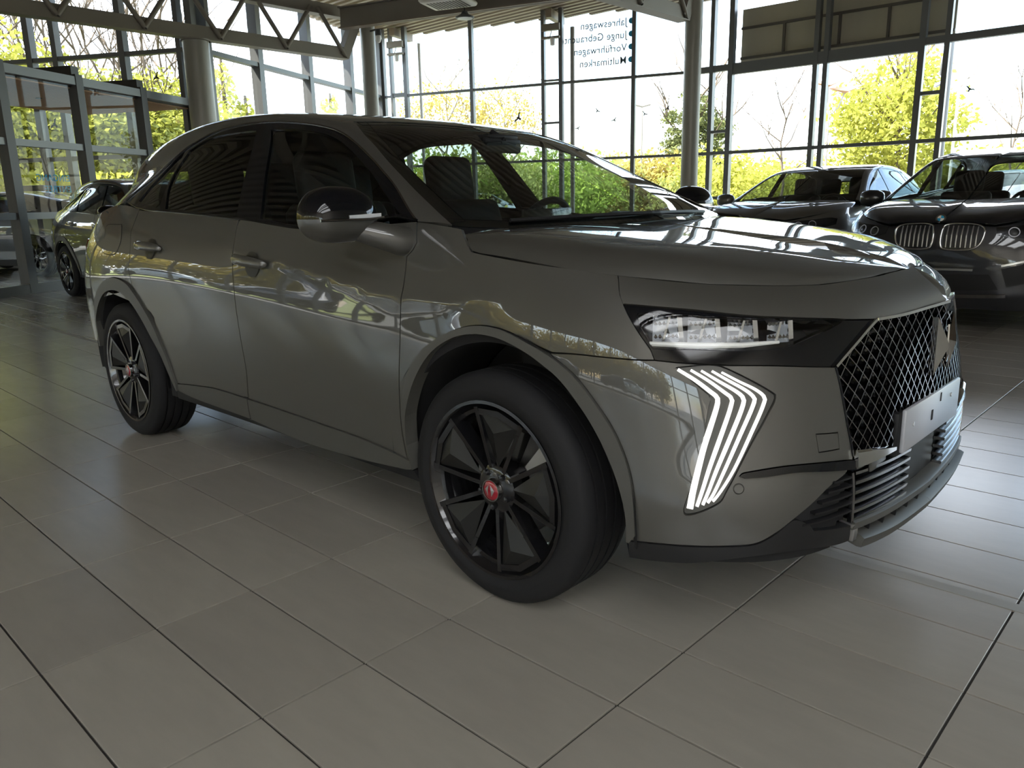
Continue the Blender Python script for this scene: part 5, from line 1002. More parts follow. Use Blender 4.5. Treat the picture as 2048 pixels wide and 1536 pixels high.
    gp = c.poly(B, [[('uv', 0, B.inv([(.935, 0, .895)])[0][1]), (.917, -.113, .889), (.892, -.231, .880), (.865, -.344, .878)], gl, g2, [(.889, -.49, .535), (.92, -.25, .515), ('uv', 0, B.inv([(.93, 0, .51)])[0][1])]], .02)
    gr = c.panel('grille', B, None, 'gloss_black', None, off=-.030, gap=0, thick=0, center=True, step=.03, raw=gp)[0]
    c.strip('grille_edge', B, gl, .009, 'chrome', gr, off=.006); c.strip('grille_side_trim', B, g2, .006, 'gloss_black', gr, off=.003)
    mb = MB(); studs = MB(); sc = np.array([B.su, B.sv]); gpx = gp/sc
    DY, DZ = .041, .046
    ij = [(i, j) for i in range(0, 31) for j in range(0, 22)]; uvs = B.inv([(.9, -i*DY/2, .50+j*DZ/2) for i, j in ij], (.05, 1, 1)); ins_ = in_poly(uvs*sc+[1e-4, 0], gp)
    cache = {k: (u_, bool(o_)) for k, u_, o_ in zip(ij, uvs, ins_)}
    def node(i, j): return cache[(i, j)]
    for i in range(0, 29):
        for j in range(0, 20):
            if (i+j) % 2: continue
            u0, ok0 = node(i, j)
            for di, dj in ((1, 1), (1, -1)):
                if j+dj < 0: continue
                u1, ok1 = node(i+di, j+dj)
                if not (ok0 or ok1): continue
                t0, t1 = 0., 1.
                if not (ok0 and ok1):
                    ts = np.linspace(0, 1, 21); ins = in_poly((u0+(u1-u0)*ts[:, None])*sc+[1e-4, 0], gp)
                    if not ins.any(): continue
                    t0, t1 = ts[ins].min(), ts[ins].max()
                    if t1-t0 < .15: continue
                q = u0+(u1-u0)*np.linspace(t0, t1, 3)[:, None]; X = B.ev(q); N = B.nrm(q)
                for sd in (1, -1):
                    p_ = [Vector((x[0]+n[0]*-.004, sd*(x[1]+n[1]*-.004), x[2]+n[2]*-.004)) for x, n in zip(X, N)]
                    nv = Vector((N[1][0], sd*N[1][1], N[1][2]))
                    for a, b in zip(p_, p_[1:]): mb.bar(a, b, .0024, .009, nv)
            # stud in the middle of each diamond
            u2, ok2 = node(i+1, j)
            if ok2:
                for sd in (1, -1):
                    X = B.ev([u2])[0]; n = B.nrm([u2])[0]; o = Vector((X[0], sd*X[1], X[2])); n_ = Vector((n[0], sd*n[1], n[2])); t_ = n_.cross(Vector((0, 0, 1))).normalized(); u_ = t_.cross(n_)
                    base = [o-n_*.028+t_*DY*.40, o-n_*.028+u_*DZ*.40, o-n_*.028-t_*DY*.40, o-n_*.028-u_*DZ*.40]; studs.add(base+[o-n_*.008-u_*.012], [(0, 1, 4), (1, 2, 4), (2, 3, 4), (3, 0, 4)])
    mb.obj('diamond_lattice', 'dchrome', gr); studs.obj('grille_studs', 'gloss_black', gr)['kind'] = 'stuff'
    # emblem: winged monogram
    em = MB(); ex = B.ev(B.inv([(.93, 0, .775)]))[0][0]
    e0 = empty('emblem', (ex+.012, 0, .775)); e0.parent = R_
    for s_ in (1, -1):
        m_ = MB(); s2 = s_
        # swept wing with a folded ridge
        m_.add([(0, s2*.075, .085), (.008, s2*.012, .012), (0, s2*.072, -.082), (.024, s2*.034, .004), (-.016, s2*.075, .085), (-.016, s2*.072, -.082)], [(0, 1, 3), (1, 2, 3), (2, 0, 3), (0, 4, 5, 2)])
        m_.obj('emblem_wing', 'chrome', e0)
    m_ = MB(); m_.tube([(.004, .012, .055), (.008, .004, .0), (.006, .012, -.02), (.004, .03, -.035), (.004, .018, -.055)], .005, 6); m_.obj('emblem_bar', 'chrome', e0)
    # number plate holder
    pl = rbox('number_plate', (.925, -.26, .505), (.937, .26, .628), 'plate', R_, .004); rbox('plate_backing', (.905, -.285, .495), (.926, .285, .622), 'black', pl, .006)
    for y_, z_, w_, h_ in ((-.02, .565, .014, .030), (.055, .605, .008, .026)): MB().box((.9365, y_-w_/2, z_-h_/2), (.9385, y_+w_/2, z_+h_/2)).obj('plate_slot', 'liner', pl)
    for y_, z_ in ((-.19, .575), (.17, .59)): MB().lathe([(0, .002), (.006, .0015), (.007, 0)], 12, Matrix.Translation((.937, y_, z_)) @ Matrix.Rotation(PI/2, 4, 'Y')).obj('plate_screw', 'silver', pl)
    rbox('radar_window', (.905, -.43, .493), (.913, -.32, .535), 'satin', R_, .003)
    # parking sensors
    for k in ('sensor_a', 'sensor_b'):
        for sd in (1, -1):
            p_, n_ = c.pt(B, T[k][0], .001); n_ = Vector((n_.x, n_.y*sd, n_.z)); m_ = Vector((p_.x, p_.y*sd, p_.z))
            q = n_.to_track_quat('Z', 'Y').to_matrix().to_4x4(); q.translation = m_
            MB().lathe([(0, .001), (.011, .001), (.011, .0), (.0125, -.001), (.0125, .0012), (.014, .0)], 20, q).obj('parking_sensor', paintm, R_, 40)
    # ---------------- greenhouse
    we = T['ws_edge']; uG = lambda x: G.inv([(x, 0, 1.5)], (1, .2, 0))[0][0]
    wtop = [(-1.08, -.558, 1.517), (-1.056, -.396, 1.524), (-1.027, -.209, 1.524), ('uv', uG(-.985), 0)]
    wbase = [(-.247, -.813, 1.133), (-.192, -.719, 1.124), (-.143, -.616, 1.119), (-.102, -.497, 1.121), (-.03, -.25, 1.115), ('uv', uG(-.0), 0)]
    vb = lambda x, v: ('uv', uG(x), v)
    dl = T['dlo_top']
    c.panel('roof', G, [rev(wtop), we, [(-.247, -.813, 1.133), (-.37, -.85, 1.146)], rev(dl), [(-2.848, -.781, 1.25), (-2.86, -.79, 1.23), vb(-2.9, .98)], [vb(-2.9, .98), vb(-3.15, .985), vb(-3.4, .98)], [vb(-3.4, .98), vb(-3.4, .62)], [vb(-3.4, .62), vb(-3.27, .50), vb(-3.25, .25), vb(-3.24, 0)], [vb(-3.24, 0), vb(-.985, 0)]], paintm, center=True, step=.03)
    ws = c.panel('windscreen', G, [wtop, [vb(-.985, 0), vb(-.0, 0)], rev(wbase), rev(we)], 'ws', None, off=-.003, gap=.002, thick=0, center=True, step=.035)[0]
    c.panel('cowl', G, [wbase, [vb(.05, 0)], [(.02, -.25, 1.08), (-.04, -.497, 1.07), (-.10, -.65, 1.07), (-.16, -.78, 1.08), (-.19, -.84, 1.08)]], 'black', None, off=-.006, center=True, thick=0, step=.04, gap=0)
    # black frit border
    c.strip('windscreen_frit', G, [(x-.012, y+.03, z) for x, y, z in we], .06, 'frit', ws, off=-.006, h=.002)
    c.strip('windscreen_frit', G, [(x-.02, y, z+.02) for x, y, z in wbase[:-1]]+[vb(-.03, 0)], .05, 'frit', ws, off=-.006, h=.002, center=True)
    c.strip('windscreen_frit', G, [(-1.05, -.55, 1.51), (-1.03, -.396, 1.52), (-1.0, -.209, 1.52), vb(-.96, 0)], .05, 'frit', ws, off=-.006, h=.002, center=True)
    c.panel('rear_window', G, [[vb(-3.25, 0), vb(-3.26, .25), vb(-3.28, .48)], [vb(-3.28, .48), vb(-3.48, .52)], [vb(-3.48, .52), vb(-3.48, 0)]], 'privacy', None, off=-.002, center=True, step=.04, thick=0)
    # side window surround and panes
    dbot = [(-.37, -.85, 1.146), (-.60, -.868, 1.136), (-.973, -.874, 1.120), (-1.421, -.866, 1.150), (-1.88, -.862, 1.176), (-2.42, -.85, 1.199), (-2.612, -.83, 1.218), (-2.788, -.8, 1.238)]
    gf = [[(-1.323, -.86, 1.157), (-1.414, -.769, 1.331), (-1.531, -.659, 1.516)], T['glass_f'][2:], [(-.423, -.86, 1.147), (-.62, -.866, 1.15), (-.95, -.872, 1.133), (-1.323, -.86, 1.157)]]
    gr_ = [T['glass_r'][:4], T['glass_r'][3:7], T['glass_r'][6:], [(-1.517, -.861, 1.164), (-1.88, -.858, 1.188), (-2.211, -.851, 1.203)]]
    gq = [T['glass_q'][:4], T['glass_q'][3:7], [T['glass_q'][6], T['glass_q'][7], T['glass_q'][0]]]
    holes = [c.poly(G, g_, .02) for g_ in (gf, gr_, gq)]
    sf = c.panel('window_surround', G, [dl, rev(dbot) and [(-.37, -.85, 1.146)]+dbot[1:], [(-2.848, -.781, 1.25)]], 'gloss_black', None, off=-.003, holes=holes, step=.03, gap=.001, thick=.02)
    c.panel('window_pane', G, gf, 'side_glass', fd, off=-.009, gap=-.004, thick=0, step=.04); c.panel('window_pane', G, gr_, 'privacy', rd, off=-.009, gap=-.004, thick=0, step=.04); c.panel('quarter_pane', G, gq, 'privacy', sf, off=-.009, gap=-.004, thick=0, step=.04)
    c.strip('window_trim', G, [p for p in dl[::-1]], .007, 'dchrome', sf, off=.004); c.strip('belt_trim', G, dbot, .010, 'gloss_black', sf, off=.005)
    # ---------------- handles, fuel flap
    for key, par in (('f', fd), ('r', rd)):
        ctr = np.mean(T['bowl_'+key], axis=0); p_, n_ = c.pt(B, ctr, 0); t_ = Vector((1, 0, -.09)).normalized(); t_ = (t_-n_*t_.dot(n_)).normalized(); u_ = n_.cross(t_)
        if u_.z < 0: u_ = -u_
        mb = MB(); k = 24; o = p_+n_*.0035
        ring = [o+t_*(.056*math.cos(a))+u_*(.050*math.sin(a)) for a in np.linspace(0, 2*PI, k, endpoint=False)]; r2_ = [o+t_*(.045*math.cos(a))+u_*(.036*math.sin(a))+n_*.001 for a in np.linspace(0, 2*PI, k, endpoint=False)]
        mb.add(ring+r2_+[o+n_*.0005], [(i, (i+1) % k, k+(i+1) % k, k+i) for i in range(k)]+[(k+i, k+(i+1) % k, 2*k) for i in range(k)]); both(mb, 'handle_cup', 'lip', par, 50)
        L0, L1 = T['handle_'+key][0], T['handle_'+key][-1]; a = c.pt(B, L0)[0]+n_*.006; b = c.pt(B, L1)[0]+n_*.006; mid = (a+b)/2+n_*.028; d_ = (b-a)
        secs = [(0, .4, .004), (.06, .8, .016), (.2, 1, .026), (.5, 1.0, .030), (.78, .95, .026), (.94, .75, .016), (1, .35, .004)]
        V = []; F = []; q = 10
        for t, sc_, lift in secs:
            cc = a+d_*t+n_*lift
            for i in range(q): an = 2*PI*i/q; V.append(cc+u_*(.021*sc_*math.cos(an))+n_*(.010*sc_*math.sin(an)))
        for i in range(len(secs)-1): F += [(i*q+j, i*q+(j+1) % q, (i+1)*q+(j+1) % q, (i+1)*q+j) for j in range(q)]
        F += [tuple(range(q)), tuple((len(secs)-1)*q+j for j in range(q))]
        both(MB().add(V, F), 'door_handle', paintm, par, 60)
    c.panel('fuel_flap', B, [T['fuel']], paintm, None, off=.0015, sides='right', step=.03, gap=.002, thick=.01)
    c.strip('flap_gap', B, T['fuel']+T['fuel'][:1], .005, 'liner', None, off=.0012, h=.004, sides='right')
    # tail lamps
    c.panel('tail_lamp', B, [[(-3.30, -.84, 1.04), (-3.40, -.79, 1.05), (-3.50, -.6, 1.05), (-3.53, -.45, 1.05)], [(-3.56, -.45, .95), (-3.50, -.7, .94), (-3.38, -.84, .93)]], 'tail', None, off=.006, mask=(.6, 1, 1), step=.03, thick=.03)
    # rear spoiler
    mb = MB(); mb.add([(-3.10, -.52, 1.50), (-3.30, -.50, 1.475), (-3.34, -.48, 1.455), (-3.22, -.5, 1.44), (-3.10, .52, 1.50), (-3.30, .50, 1.475), (-3.34, .48, 1.455), (-3.22, .5, 1.44)], [(0, 1, 5, 4), (1, 2, 6, 5), (2, 3, 7, 6), (3, 0, 4, 7), (0, 3, 2, 1), (4, 5, 6, 7)]); mb.obj('spoiler', paintm, R_)
    # ---------------- mirrors
    def shell(o, sx, sy, sz, n=22, m_=14, half=None, flat=.0):
        V = []; F = []
        rows = np.linspace(0, PI/2, m_) if half == 'up' else np.linspace(PI/2, PI, m_) if half == 'down' else np.linspace(0, PI, m_)
        for th in rows:
            for k in range(n):
                a = 2*PI*k/n; ca, sa = math.cos(a), math.sin(a); e = .62
                x = math.copysign(abs(ca)**e, ca)*math.sin(th)**.8; y = math.copysign(abs(sa)**.8, sa)*math.sin(th)**.8; z = math.copysign(abs(math.cos(th))**.95, math.cos(th))
                if x < 0: x *= .55
                V.append(o+Vector((x*sx, y*sy, z*sz)))
        for i in range(len(rows)-1): F += [(i*n+k, i*n+(k+1) % n, (i+1)*n+(k+1) % n, (i+1)*n+k) for k in range(n)]
        return MB().add(V, F)
    mo = Vector((-.53, -1.045, 1.160)); mr = both(shell(mo, .105, .125, .098, half='up'), 'mirror', 'gloss_black', R_, 60)
    both(shell(mo, .105, .125, .078, half='down'), 'mirror_base', paintm, mr, 60)
    mb = MB(); mb.tube([mo+Vector((.05, .04, -.035)), mo+Vector((.09, .10, -.055)), Vector((-.40, -.90, 1.085)), Vector((-.40, -.84, 1.08))], [.035, .042, .046, .045], 12); both(mb, 'mirror_arm', paintm, mr, 60)
    mb = MB(); mb.bar(mo+Vector((.101, -.02, .002)), mo+Vector((.096, .10, .006)), .012, .014); both(mb, 'indicator', 'hl_in', mr)
    mb = MB(); mb.tube([mo+Vector((.102, -.12, -.004)), mo+Vector((.112, -.05, -.004)), mo+Vector((.112, .05, -.004)), mo+Vector((.10, .11, 0))], .0045, 6); both(mb, 'mirror_trim', 'dchrome', mr, 40)
    mb = MB(); mb.add([mo+Vector((-.056, -.075, -.04)), mo+Vector((-.056, .075, -.04)), mo+Vector((-.056, .075, .055)), mo+Vector((-.056, -.075, .055))], [(0, 1, 2, 3)]); both(mb, 'mirror_glass', 'chrome', mr)
    # ---------------- wipers
    for y0, y1 in ((-.62, -.02), (-.05, .55)):
        pts = []
        for t in np.linspace(0, 1, 8):
            y_ = y0+(y1-y0)*t; q = G.ev(G.inv([(-.12+.10*(1-abs(y_)/.7), -abs(y_), 1.14)], (.3, 1, 1)))[0]; pts.append((q[0]-.02, y_, q[2]+.012))
        MB().tube(pts, .007, 6).obj('wiper', 'black', R_)
    # ---------------- cabin
    seat(c, -1.0, -.38); seat(c, -1.0, .38); seat(c, -1.95, -.42, 'rear'); seat(c, -1.95, 0, 'rear'); seat(c, -1.95, .42, 'rear')
    mb = MB(); V = []; prof = [(-.12, 1.10), (-.3, 1.112), (-.48, 1.10), (-.56, 1.06), (-.60, .95), (-.55, .75), (-.30, .60), (.1, .6)]
    ys = np.linspace(-.78, .78, 15)
    for y_ in ys:
        lift = .055*math.exp(-((y_-.38)/.2)**2)
        for i, (x, z) in enumerate(prof): V.append((x, y_, z+(lift if i in (2, 3) else 0)-.02*(abs(y_) > .7)))
    n = len(prof); F = [(i*n+k, i*n+k+1, (i+1)*n+k+1, (i+1)*n+k) for i in range(len(ys)-1) for k in range(n-1)]
    db = MB().add(V, F).obj('dashboard', 'dash', R_, 50)
    rbox('display', (-.58, -.14, 1.06), (-.565, .16, 1.17), 'gloss_black', db, .004)
    swh = MB(); sw_m = Matrix.Translation((-.93, .38, 1.035)) @ Matrix.Rotation(math.radians(-66), 4, 'Y')
    swh.tube([sw_m @ Vector((.185*math.cos(a), .185*math.sin(a), 0)) for a in np.linspace(0, 2*PI, 32, endpoint=False)], .017, 8, closed=True); sw = swh.obj('steering_wheel', 'seat', R_, 50)
    mb = MB(); mb.lathe([(0, .02), (.06, .015), (.075, 0), (.06, -.03), (0, -.05)], 20, sw_m); mb.bar(sw_m @ Vector((0, -.17, 0)), sw_m @ Vector((0, .17, 0)), .03, .012); mb.obj('wheel_boss', 'dash', sw, 40); MB().tube([sw_m @ Vector((0, 0, -.04)), (-.55, .38, .98)], .035, 10).obj('steering_column', 'dash', sw)
    rbox('interior_mirror', (-.83, -.11, 1.40), (-.80, .11, 1.46), 'black', R_, .012); MB().tube([(-.80, 0, 1.45), (-.87, 0, 1.49)], .012, 8).obj('mirror_stalk', 'black', R_)
    rbox('sensor_housing', (-.90, -.09, 1.455), (-.80, .09, 1.475), 'black', R_, .008)
    c.panel('headliner', G, [[vb(-1.06, 0), vb(-1.10, .42)], [vb(-1.10, .42), vb(-2.2, .46), vb(-3.1, .46)], [vb(-3.1, .46), vb(-3.1, 0)]], 'headliner', None, off=-.035, center=True, thick=0, gap=0, step=.08)
    MB().box((-3.3, -.70, .27), (.55, .70, .52)).obj('floor_pan', 'liner', R_); MB().box((-.02, -.75, .52), (.5, .75, .95)).obj('bulkhead', 'liner', R_); MB().box((-3.4, -.74, .5), (-2.35, .74, 1.0)).obj('boot_trim', 'liner', R_)
    for y_ in (-.80, .79):
        MB().box((-2.3, y_, .5), (-.42, y_+.01, 1.09)).obj('door_card', 'dash', R_)
    # ---------------- wheels
    d = wheel_meshes(.36, .235, .268)
    for x, ph, ca in ((0, .15, -.28), (-2.738, .0, 2.6)):
        for sd in (-1, 1): add_wheel(R_, d, (x, sd*.812, .36), sd, phase=ph, caliper_a=ca if sd < 0 else PI-ca)
    return root
grey_suv = build_suv('suv_car', (2.455, 2.305, 0), 0, 'glossy grey SUV in the foreground with black wheels and lit slatted lamps', 'paint')

# ================================================================== OTHER CARS
def repaint(root, old, new):
    for ch in [root]+list(root.children_recursive):
        if ch.type == 'MESH' and ch.material_slots and ch.material_slots[0].material == M[old]:
            ch.material_slots[0].link = 'OBJECT'; ch.material_slots[0].material = M[new]
dark_suv = copy_tree(grey_suv); dark_suv.location = (-5.57, 4.52, 0)
tag(dark_suv, 'dark green SUV standing between the vestibule and the grey car', 'car'); repaint(dark_suv, 'paint', 'paint_g')

FR_X = {.18: [(.74, 0), (.735, .2), (.72, .38), (.70, .54), (.66, .65), (.61, .73), (.55, .79), (.48, .84), (.41, .875), (.28, .89)],
 .35: [(.83, 0), (.825, .2), (.81, .38), (.785, .54), (.745, .66), (.69, .75), (.62, .82), (.53, .87), (.44, .905), (.3, .93)],
 .6: [(.85, 0), (.845, .2), (.83, .38), (.80, .53), (.76, .65), (.70, .745), (.62, .82), (.53, .87), (.44, .91), (.3, .938)],
 .8: [(.84, 0), (.832, .2), (.81, .38), (.775, .53), (.73, .64), (.665, .735), (.59, .81), (.50, .865), (.42, .905), (.29, .935)],
 .95: [(.80, 0), (.79, .2), (.765, .38), (.725, .52), (.675, .62), (.61, .71), (.54, .785), (.46, .84), (.39, .88), (.27, .915)],
 1.03: [(.68, 0), (.67, .2), (.64, .36), (.60, .5), (.555, .6), (.5, .68), (.44, .75), (.38, .80), (.32, .84), (.24, .88)],
 1.1: [(.45, 0), (.44, .2), (.42, .36), (.39, .48), (.36, .58), (.33, .65), (.3, .71), (.27, .76), (.24, .8), (.18, .84)],
 1.24: [(.1, 0), (.1, .2), (.1, .36), (.09, .48), (.08, .57), (.06, .63), (.04, .69), (.02, .73), (.0, .75), (-.02, .77)]}
HD_X = [(.83, .93, .32, .915), (.80, .965, .42, .94), (.76, .992, .50, .955), (.70, 1.018, .57, .968), (.60, 1.048, .665, .985), (.48, 1.075, .745, 1.005), (.36, 1.098, .80, 1.025), (.2, 1.12, .845, 1.045), (.0, 1.14, .87, 1.062), (-.2, 1.15, .875, 1.07), (-.36, 1.14, .875, 1.07)]
def build_other(name, label, paintm, hscale=1.0, low=False, wheel='spoke', rimm='rim', face='kidney', sport=0.0):
    """simpler car: same construction, own nose"""
    global FRONT, HD
    keepF, keepH = FRONT, HD; FRONT, HD = FR_X, HD_X
    try: bn, hn, gn = body_net(), hood_net(), gh_net()
    finally: FRONT, HD = keepF, keepH
    gn = gn.copy(); gn[:, :, 2] = np.where(gn[:, :, 2] > 1.1, 1.1+(gn[:, :, 2]-1.1)*hscale, gn[:, :, 2])
    for a_ in (bn, gn): a_[..., 0] = np.where(a_[..., 0] < -.1, -.1+(a_[..., 0]+.1)*1.035, a_[..., 0])
    if sport: gn[:, :, 2] -= sport*np.clip((-gn[:, :, 0]-1.5)/1.6, 0, 1)[..., ]**1.5*(gn[:, :, 2]-1.1)
    root = empty(name); tag(root, label, 'car')
    B = Surf(bn, su=5.9, sv=1.06, flip=-1); G = Surf(gn, su=3.7, sv=1.05, flip=-1); H = Surf(hn, su=1.35, sv=.85, flip=-1)
    for S_, t_ in ((B, (.45, .5)), (G, (.5, .2)), (H, (.5, .2))):
        n = S_.nrm([t_])[0]
        if (n[1] > 0 if S_ is B else n[2] < 0): S_.flip *= -1
    c = Car(root, B, G, H); wb = -2.83
    uB = lambda x, z: B.inv([(x, -.95, z)], (1, .02, 1))[0]
    def circ(x0, r, n=30): return B.inv([(x0+r*math.cos(a), -.95, max(.185, .37+r*math.sin(a))) for a in np.linspace(-.35, PI+.35, n)], (1, .02, 1))*[B.su, B.sv]
    edge = B.inv([(x, -w, z) for x, zc, w, z in HD_X[1:10]]); v0 = B.inv([(.80, 0, .945)])[0][1]
    top = np.vstack([[(1, .02), (1, .93)], [uB(-2.6, 1.2)], [uB(-1.4, 1.15)], [uB(-.42, 1.14)], edge[::-1], [(0, v0)], [(0, .02)]])*[B.su, B.sv]
    full = np.vstack([resample(np.vstack([top[i], top[(i+1) % len(top)]]), .06)[:-1] for i in range(len(top))])
    def notch(outline, h):
        i0 = np.argmin(((outline-h[0])**2).sum(1)); i1 = np.argmin(((outline-h[-1])**2).sum(1)); a, b = sorted((i0, i1)); hh = h if i0 < i1 else h[::-1]; return np.vstack([outline[:a+1], hh, outline[b:]])
    full = full[::-1]
    for h_ in (circ(.02, .43), circ(wb, .43)): full = notch(full, h_)
    c.panel('body', B, None, paintm, None, gap=0, thick=.02, step=.04, raw=full, center=True)
    c.panel('bonnet', H, [[('uv', H.inv([(.80, 0, .955)])[0][0], 0)]+[(x, -w, z) for x, zc, w, z in HD_X[1:9]], [(.0, -.87, 1.062), (-.19, -.82, 1.12), (-.1, -.5, 1.135), ('uv', H.inv([(.02, 0, 1.13)])[0][0], 0)]], paintm, None, center=True, step=.04)
    uG = lambda x: G.inv([(x, 0, 1.5)], (1, .2, 0))[0][0]; vb = lambda x, v: ('uv', uG(x), v)
    dlo = [[vb(-.40, .97), vb(-.50, .80), vb(-.70, .66), vb(-1.0, .61), vb(-1.5, .60), vb(-2.1, .60), vb(-2.5, .66), vb(-2.86, .90)], [vb(-2.86, .90), vb(-2.75, .97)], [vb(-2.75, .97), vb(-1.5, .985), vb(-.40, .97)]]
    c.panel('roof', G, [[vb(-1.02, 0), vb(-1.06, .25), vb(-1.08, .40)], [vb(-1.08, .40), vb(-.7, .42), vb(-.27, .42)], [vb(-.27, .42), vb(-.36, .99)], [vb(-.36, .99), vb(-1.5, .999), vb(-3.3, .99)], [vb(-3.3, .99), vb(-3.3, .6), vb(-3.2, .4), vb(-3.2, 0)]], paintm, None, center=True, step=.04, holes=[c.poly(G, dlo, .03)])
    ws = c.panel('windscreen', G, [[vb(-1.02, 0), vb(-1.06, .25), vb(-1.08, .40)], [vb(-1.08, .40), vb(-.7, .42), vb(-.27, .42)], [vb(-.27, .42), vb(-.16, .30), vb(-.05, .15), vb(0, 0)]], 'ws', None, center=True, step=.05, thick=0, off=-.003)[0]
    c.panel('rear_window', G, [[vb(-3.21, 0), vb(-3.23, .4)], [vb(-3.23, .4), vb(-3.5, .5)], [vb(-3.5, .5), vb(-3.5, 0)]], 'privacy', None, center=True, step=.06, thick=0)
    p1 = [[vb(-.52, .95), vb(-.60, .80), vb(-.76, .68), vb(-1.0, .635), vb(-1.38, .625)], [vb(-1.38, .625), vb(-1.36, .96)], [vb(-1.36, .96), vb(-.52, .95)]]
    p2 = [[vb(-1.50, .625), vb(-2.05, .63), vb(-2.25, .66)], [vb(-2.25, .66), vb(-2.30, .96)], [vb(-2.30, .96), vb(-1.48, .97)]]
    p3 = [[vb(-2.36, .68), vb(-2.5, .72), vb(-2.74, .90)], [vb(-2.74, .90), vb(-2.40, .95)]]
    sf = c.panel('window_surround', G, dlo, 'gloss_black', None, off=-.002, gap=.001, thick=.015, step=.05, holes=[c.poly(G, q, .03) for q in (p1, p2, p3)])
    for q, g_ in ((p1, 'side_glass'), (p2, 'privacy'), (p3, 'privacy')): c.panel('window_pane', G, q, g_, sf, off=-.006, gap=-.003, thick=0, step=.06)
    c.strip('window_trim', G, dlo[2], .012, 'chrome', sf, off=.004)
    # nose
    Pn = lambda y, z: tuple(B.ev(B.inv([(.8, -abs(y), z)], (.05, 1, 1)))[0])
    if face == 'kidney':
        for sd in (1, -1):
            k = empty('kidney_grille'); k.parent = root
            out = [(.035, .90), (.05, .93), (.12, .945), (.27, .94), (.335, .915), (.35, .87), (.33, .78), (.27, .735), (.15, .725), (.06, .735), (.035, .77), (.03, .84)]
            pts = [Vector((p[0], p[1]*sd, p[2])) for p in (Pn(y, z) for y, z in out)]; cr = crom([tuple(p) for p in pts]+[tuple(pts[0])], 5)[:-1]
            MB().tube([Vector(p)+Vector((.008, 0, 0)) for p in cr], .009, 8, closed=True).obj('frame', 'chrome', k, 50)
            MB().add([p-Vector((.02, 0, 0)) for p in pts], [tuple(range(12))]).obj('backing', 'liner', k)
            for q in range(7):
                y = .075+.037*q; zt = .925-.25*max(0, y-.27)**1; zb = .745+.3*max(0, y-.27)
                a, m_, b = Pn(y, zt), Pn(y, .85), Pn(y, zb); MB().tube([Vector((p[0]-.004+(.012 if p is m_ else 0), p[1]*sd, p[2])) for p in (a, m_, b)], .0065, 6).obj('bar', 'silver', k)
        rr_ = Pn(0, .965); ro = empty('roundel', (H.ev(H.inv([(.775, 0, .985)]))[0][0], 0, H.ev(H.inv([(.775, 0, .985)]))[0][2]+.004)); ro.parent = root; ro.rotation_euler = (0, math.radians(62), 0)
        MB().lathe([(0, .004), (.034, .004), (.041, .002), (.042, -.004)], 28).obj('badge_ring', 'chrome', ro, 40)
        for q in range(4): MB().prism([(0, 0)]+[(.027*math.cos(q*PI/2+PI/2*t/6), .027*math.sin(q*PI/2+PI/2*t/6)) for t in range(7)], .004, .0055).obj('badge_quarter', 'blue' if q % 2 else 'white', ro)
    else:
        c.panel('grille', B, [[('uv', 0, B.inv([(.8, 0, .90)])[0][1]), Pn(.3, .90), Pn(.52, .86)], [Pn(.52, .86), Pn(.40, .62)], [Pn(.40, .62), ('uv', 0, B.inv([(.8, 0, .60)])[0][1])]], 'gloss_black', None, center=True, off=.003, step=.05)
        for q in range(5): c.strip('grille_bar', B, [Pn(.02, .64+.055*q), Pn(.25, .64+.055*q), Pn(.42+.02*q, .65+.05*q)], .012, 'dchrome', off=.010, sides='both')
    hl = c.panel('headlamp', B, [[Pn(.42, .915), Pn(.55, .925), Pn(.70, .94), Pn(.80, .955), (.42, -.88, .955)], [(.42, -.88, .955), (.46, -.875, .88)], [(.46, -.875, .88), Pn(.72, .835), Pn(.55, .825), Pn(.44, .85)]], 'hl_dark', None, off=.004, step=.03, thick=.01)
    for y, z in ((.55, .872), (.68, .885)):
        p_, n_ = c.pt(B, Pn(y, z), .006)
        for sd in (0, 1):
            n2 = Vector((n_.x, n_.y*(1-2*sd), n_.z)); q = n2.to_track_quat('Z', 'Y').to_matrix().to_4x4(); q.translation = Vector((p_.x, p_.y*(1-2*sd), p_.z))
            MB().lathe([(.036, -.002), (.036, .006), (.042, .006), (.042, -.002)], 24, q, close=True).obj('light_ring', 'hl_in', hl[sd], 40); MB().lathe([(0, .004), (.022, .003), (.026, 0)], 20, q).obj('projector', 'lens', hl[sd], 40)
    c.panel('headlamp_glass', B, [[Pn(.42, .915), Pn(.55, .925), Pn(.70, .94), Pn(.80, .955), (.42, -.88, .955)], [(.42, -.88, .955), (.46, -.875, .88)], [(.46, -.875, .88), Pn(.72, .835), Pn(.55, .825), Pn(.44, .85)]], 'lens', hl, off=.014, step=.04, thick=0)
    # bumper: dark intakes, bright strips, valance
    c.panel('lower_intake', B, [[('uv', 0, B.inv([(.8, 0, .52)])[0][1]), Pn(.42, .53)], [Pn(.42, .53), Pn(.5, .40)], [Pn(.5, .40), ('uv', 0, B.inv([(.8, 0, .38)])[0][1])]], 'black', None, center=True, off=.003, step=.05)
    c.panel('side_intake', B, [[Pn(.50, .58), Pn(.66, .62), Pn(.80, .66)], [Pn(.80, .66), Pn(.78, .50)], [Pn(.78, .50), Pn(.55, .42)]], 'black', None, off=.003, step=.04)
    c.strip('bumper_strip', B, [Pn(.50, .60), Pn(.66, .64), Pn(.79, .665)], .022, 'silver', off=.010)
    c.strip('bumper_bar', B, [('uv', 0, B.inv([(.8, 0, .56)])[0][1]), Pn(.15, .56), Pn(.30, .56)], .02, 'silver', off=.008, center=True)
    c.strip('skid_strip', B, [('uv', 0, B.inv([(.8, 0, .33)])[0][1]), Pn(.3, .335), Pn(.55, .35)], .035, 'dchrome', off=.010, center=True)
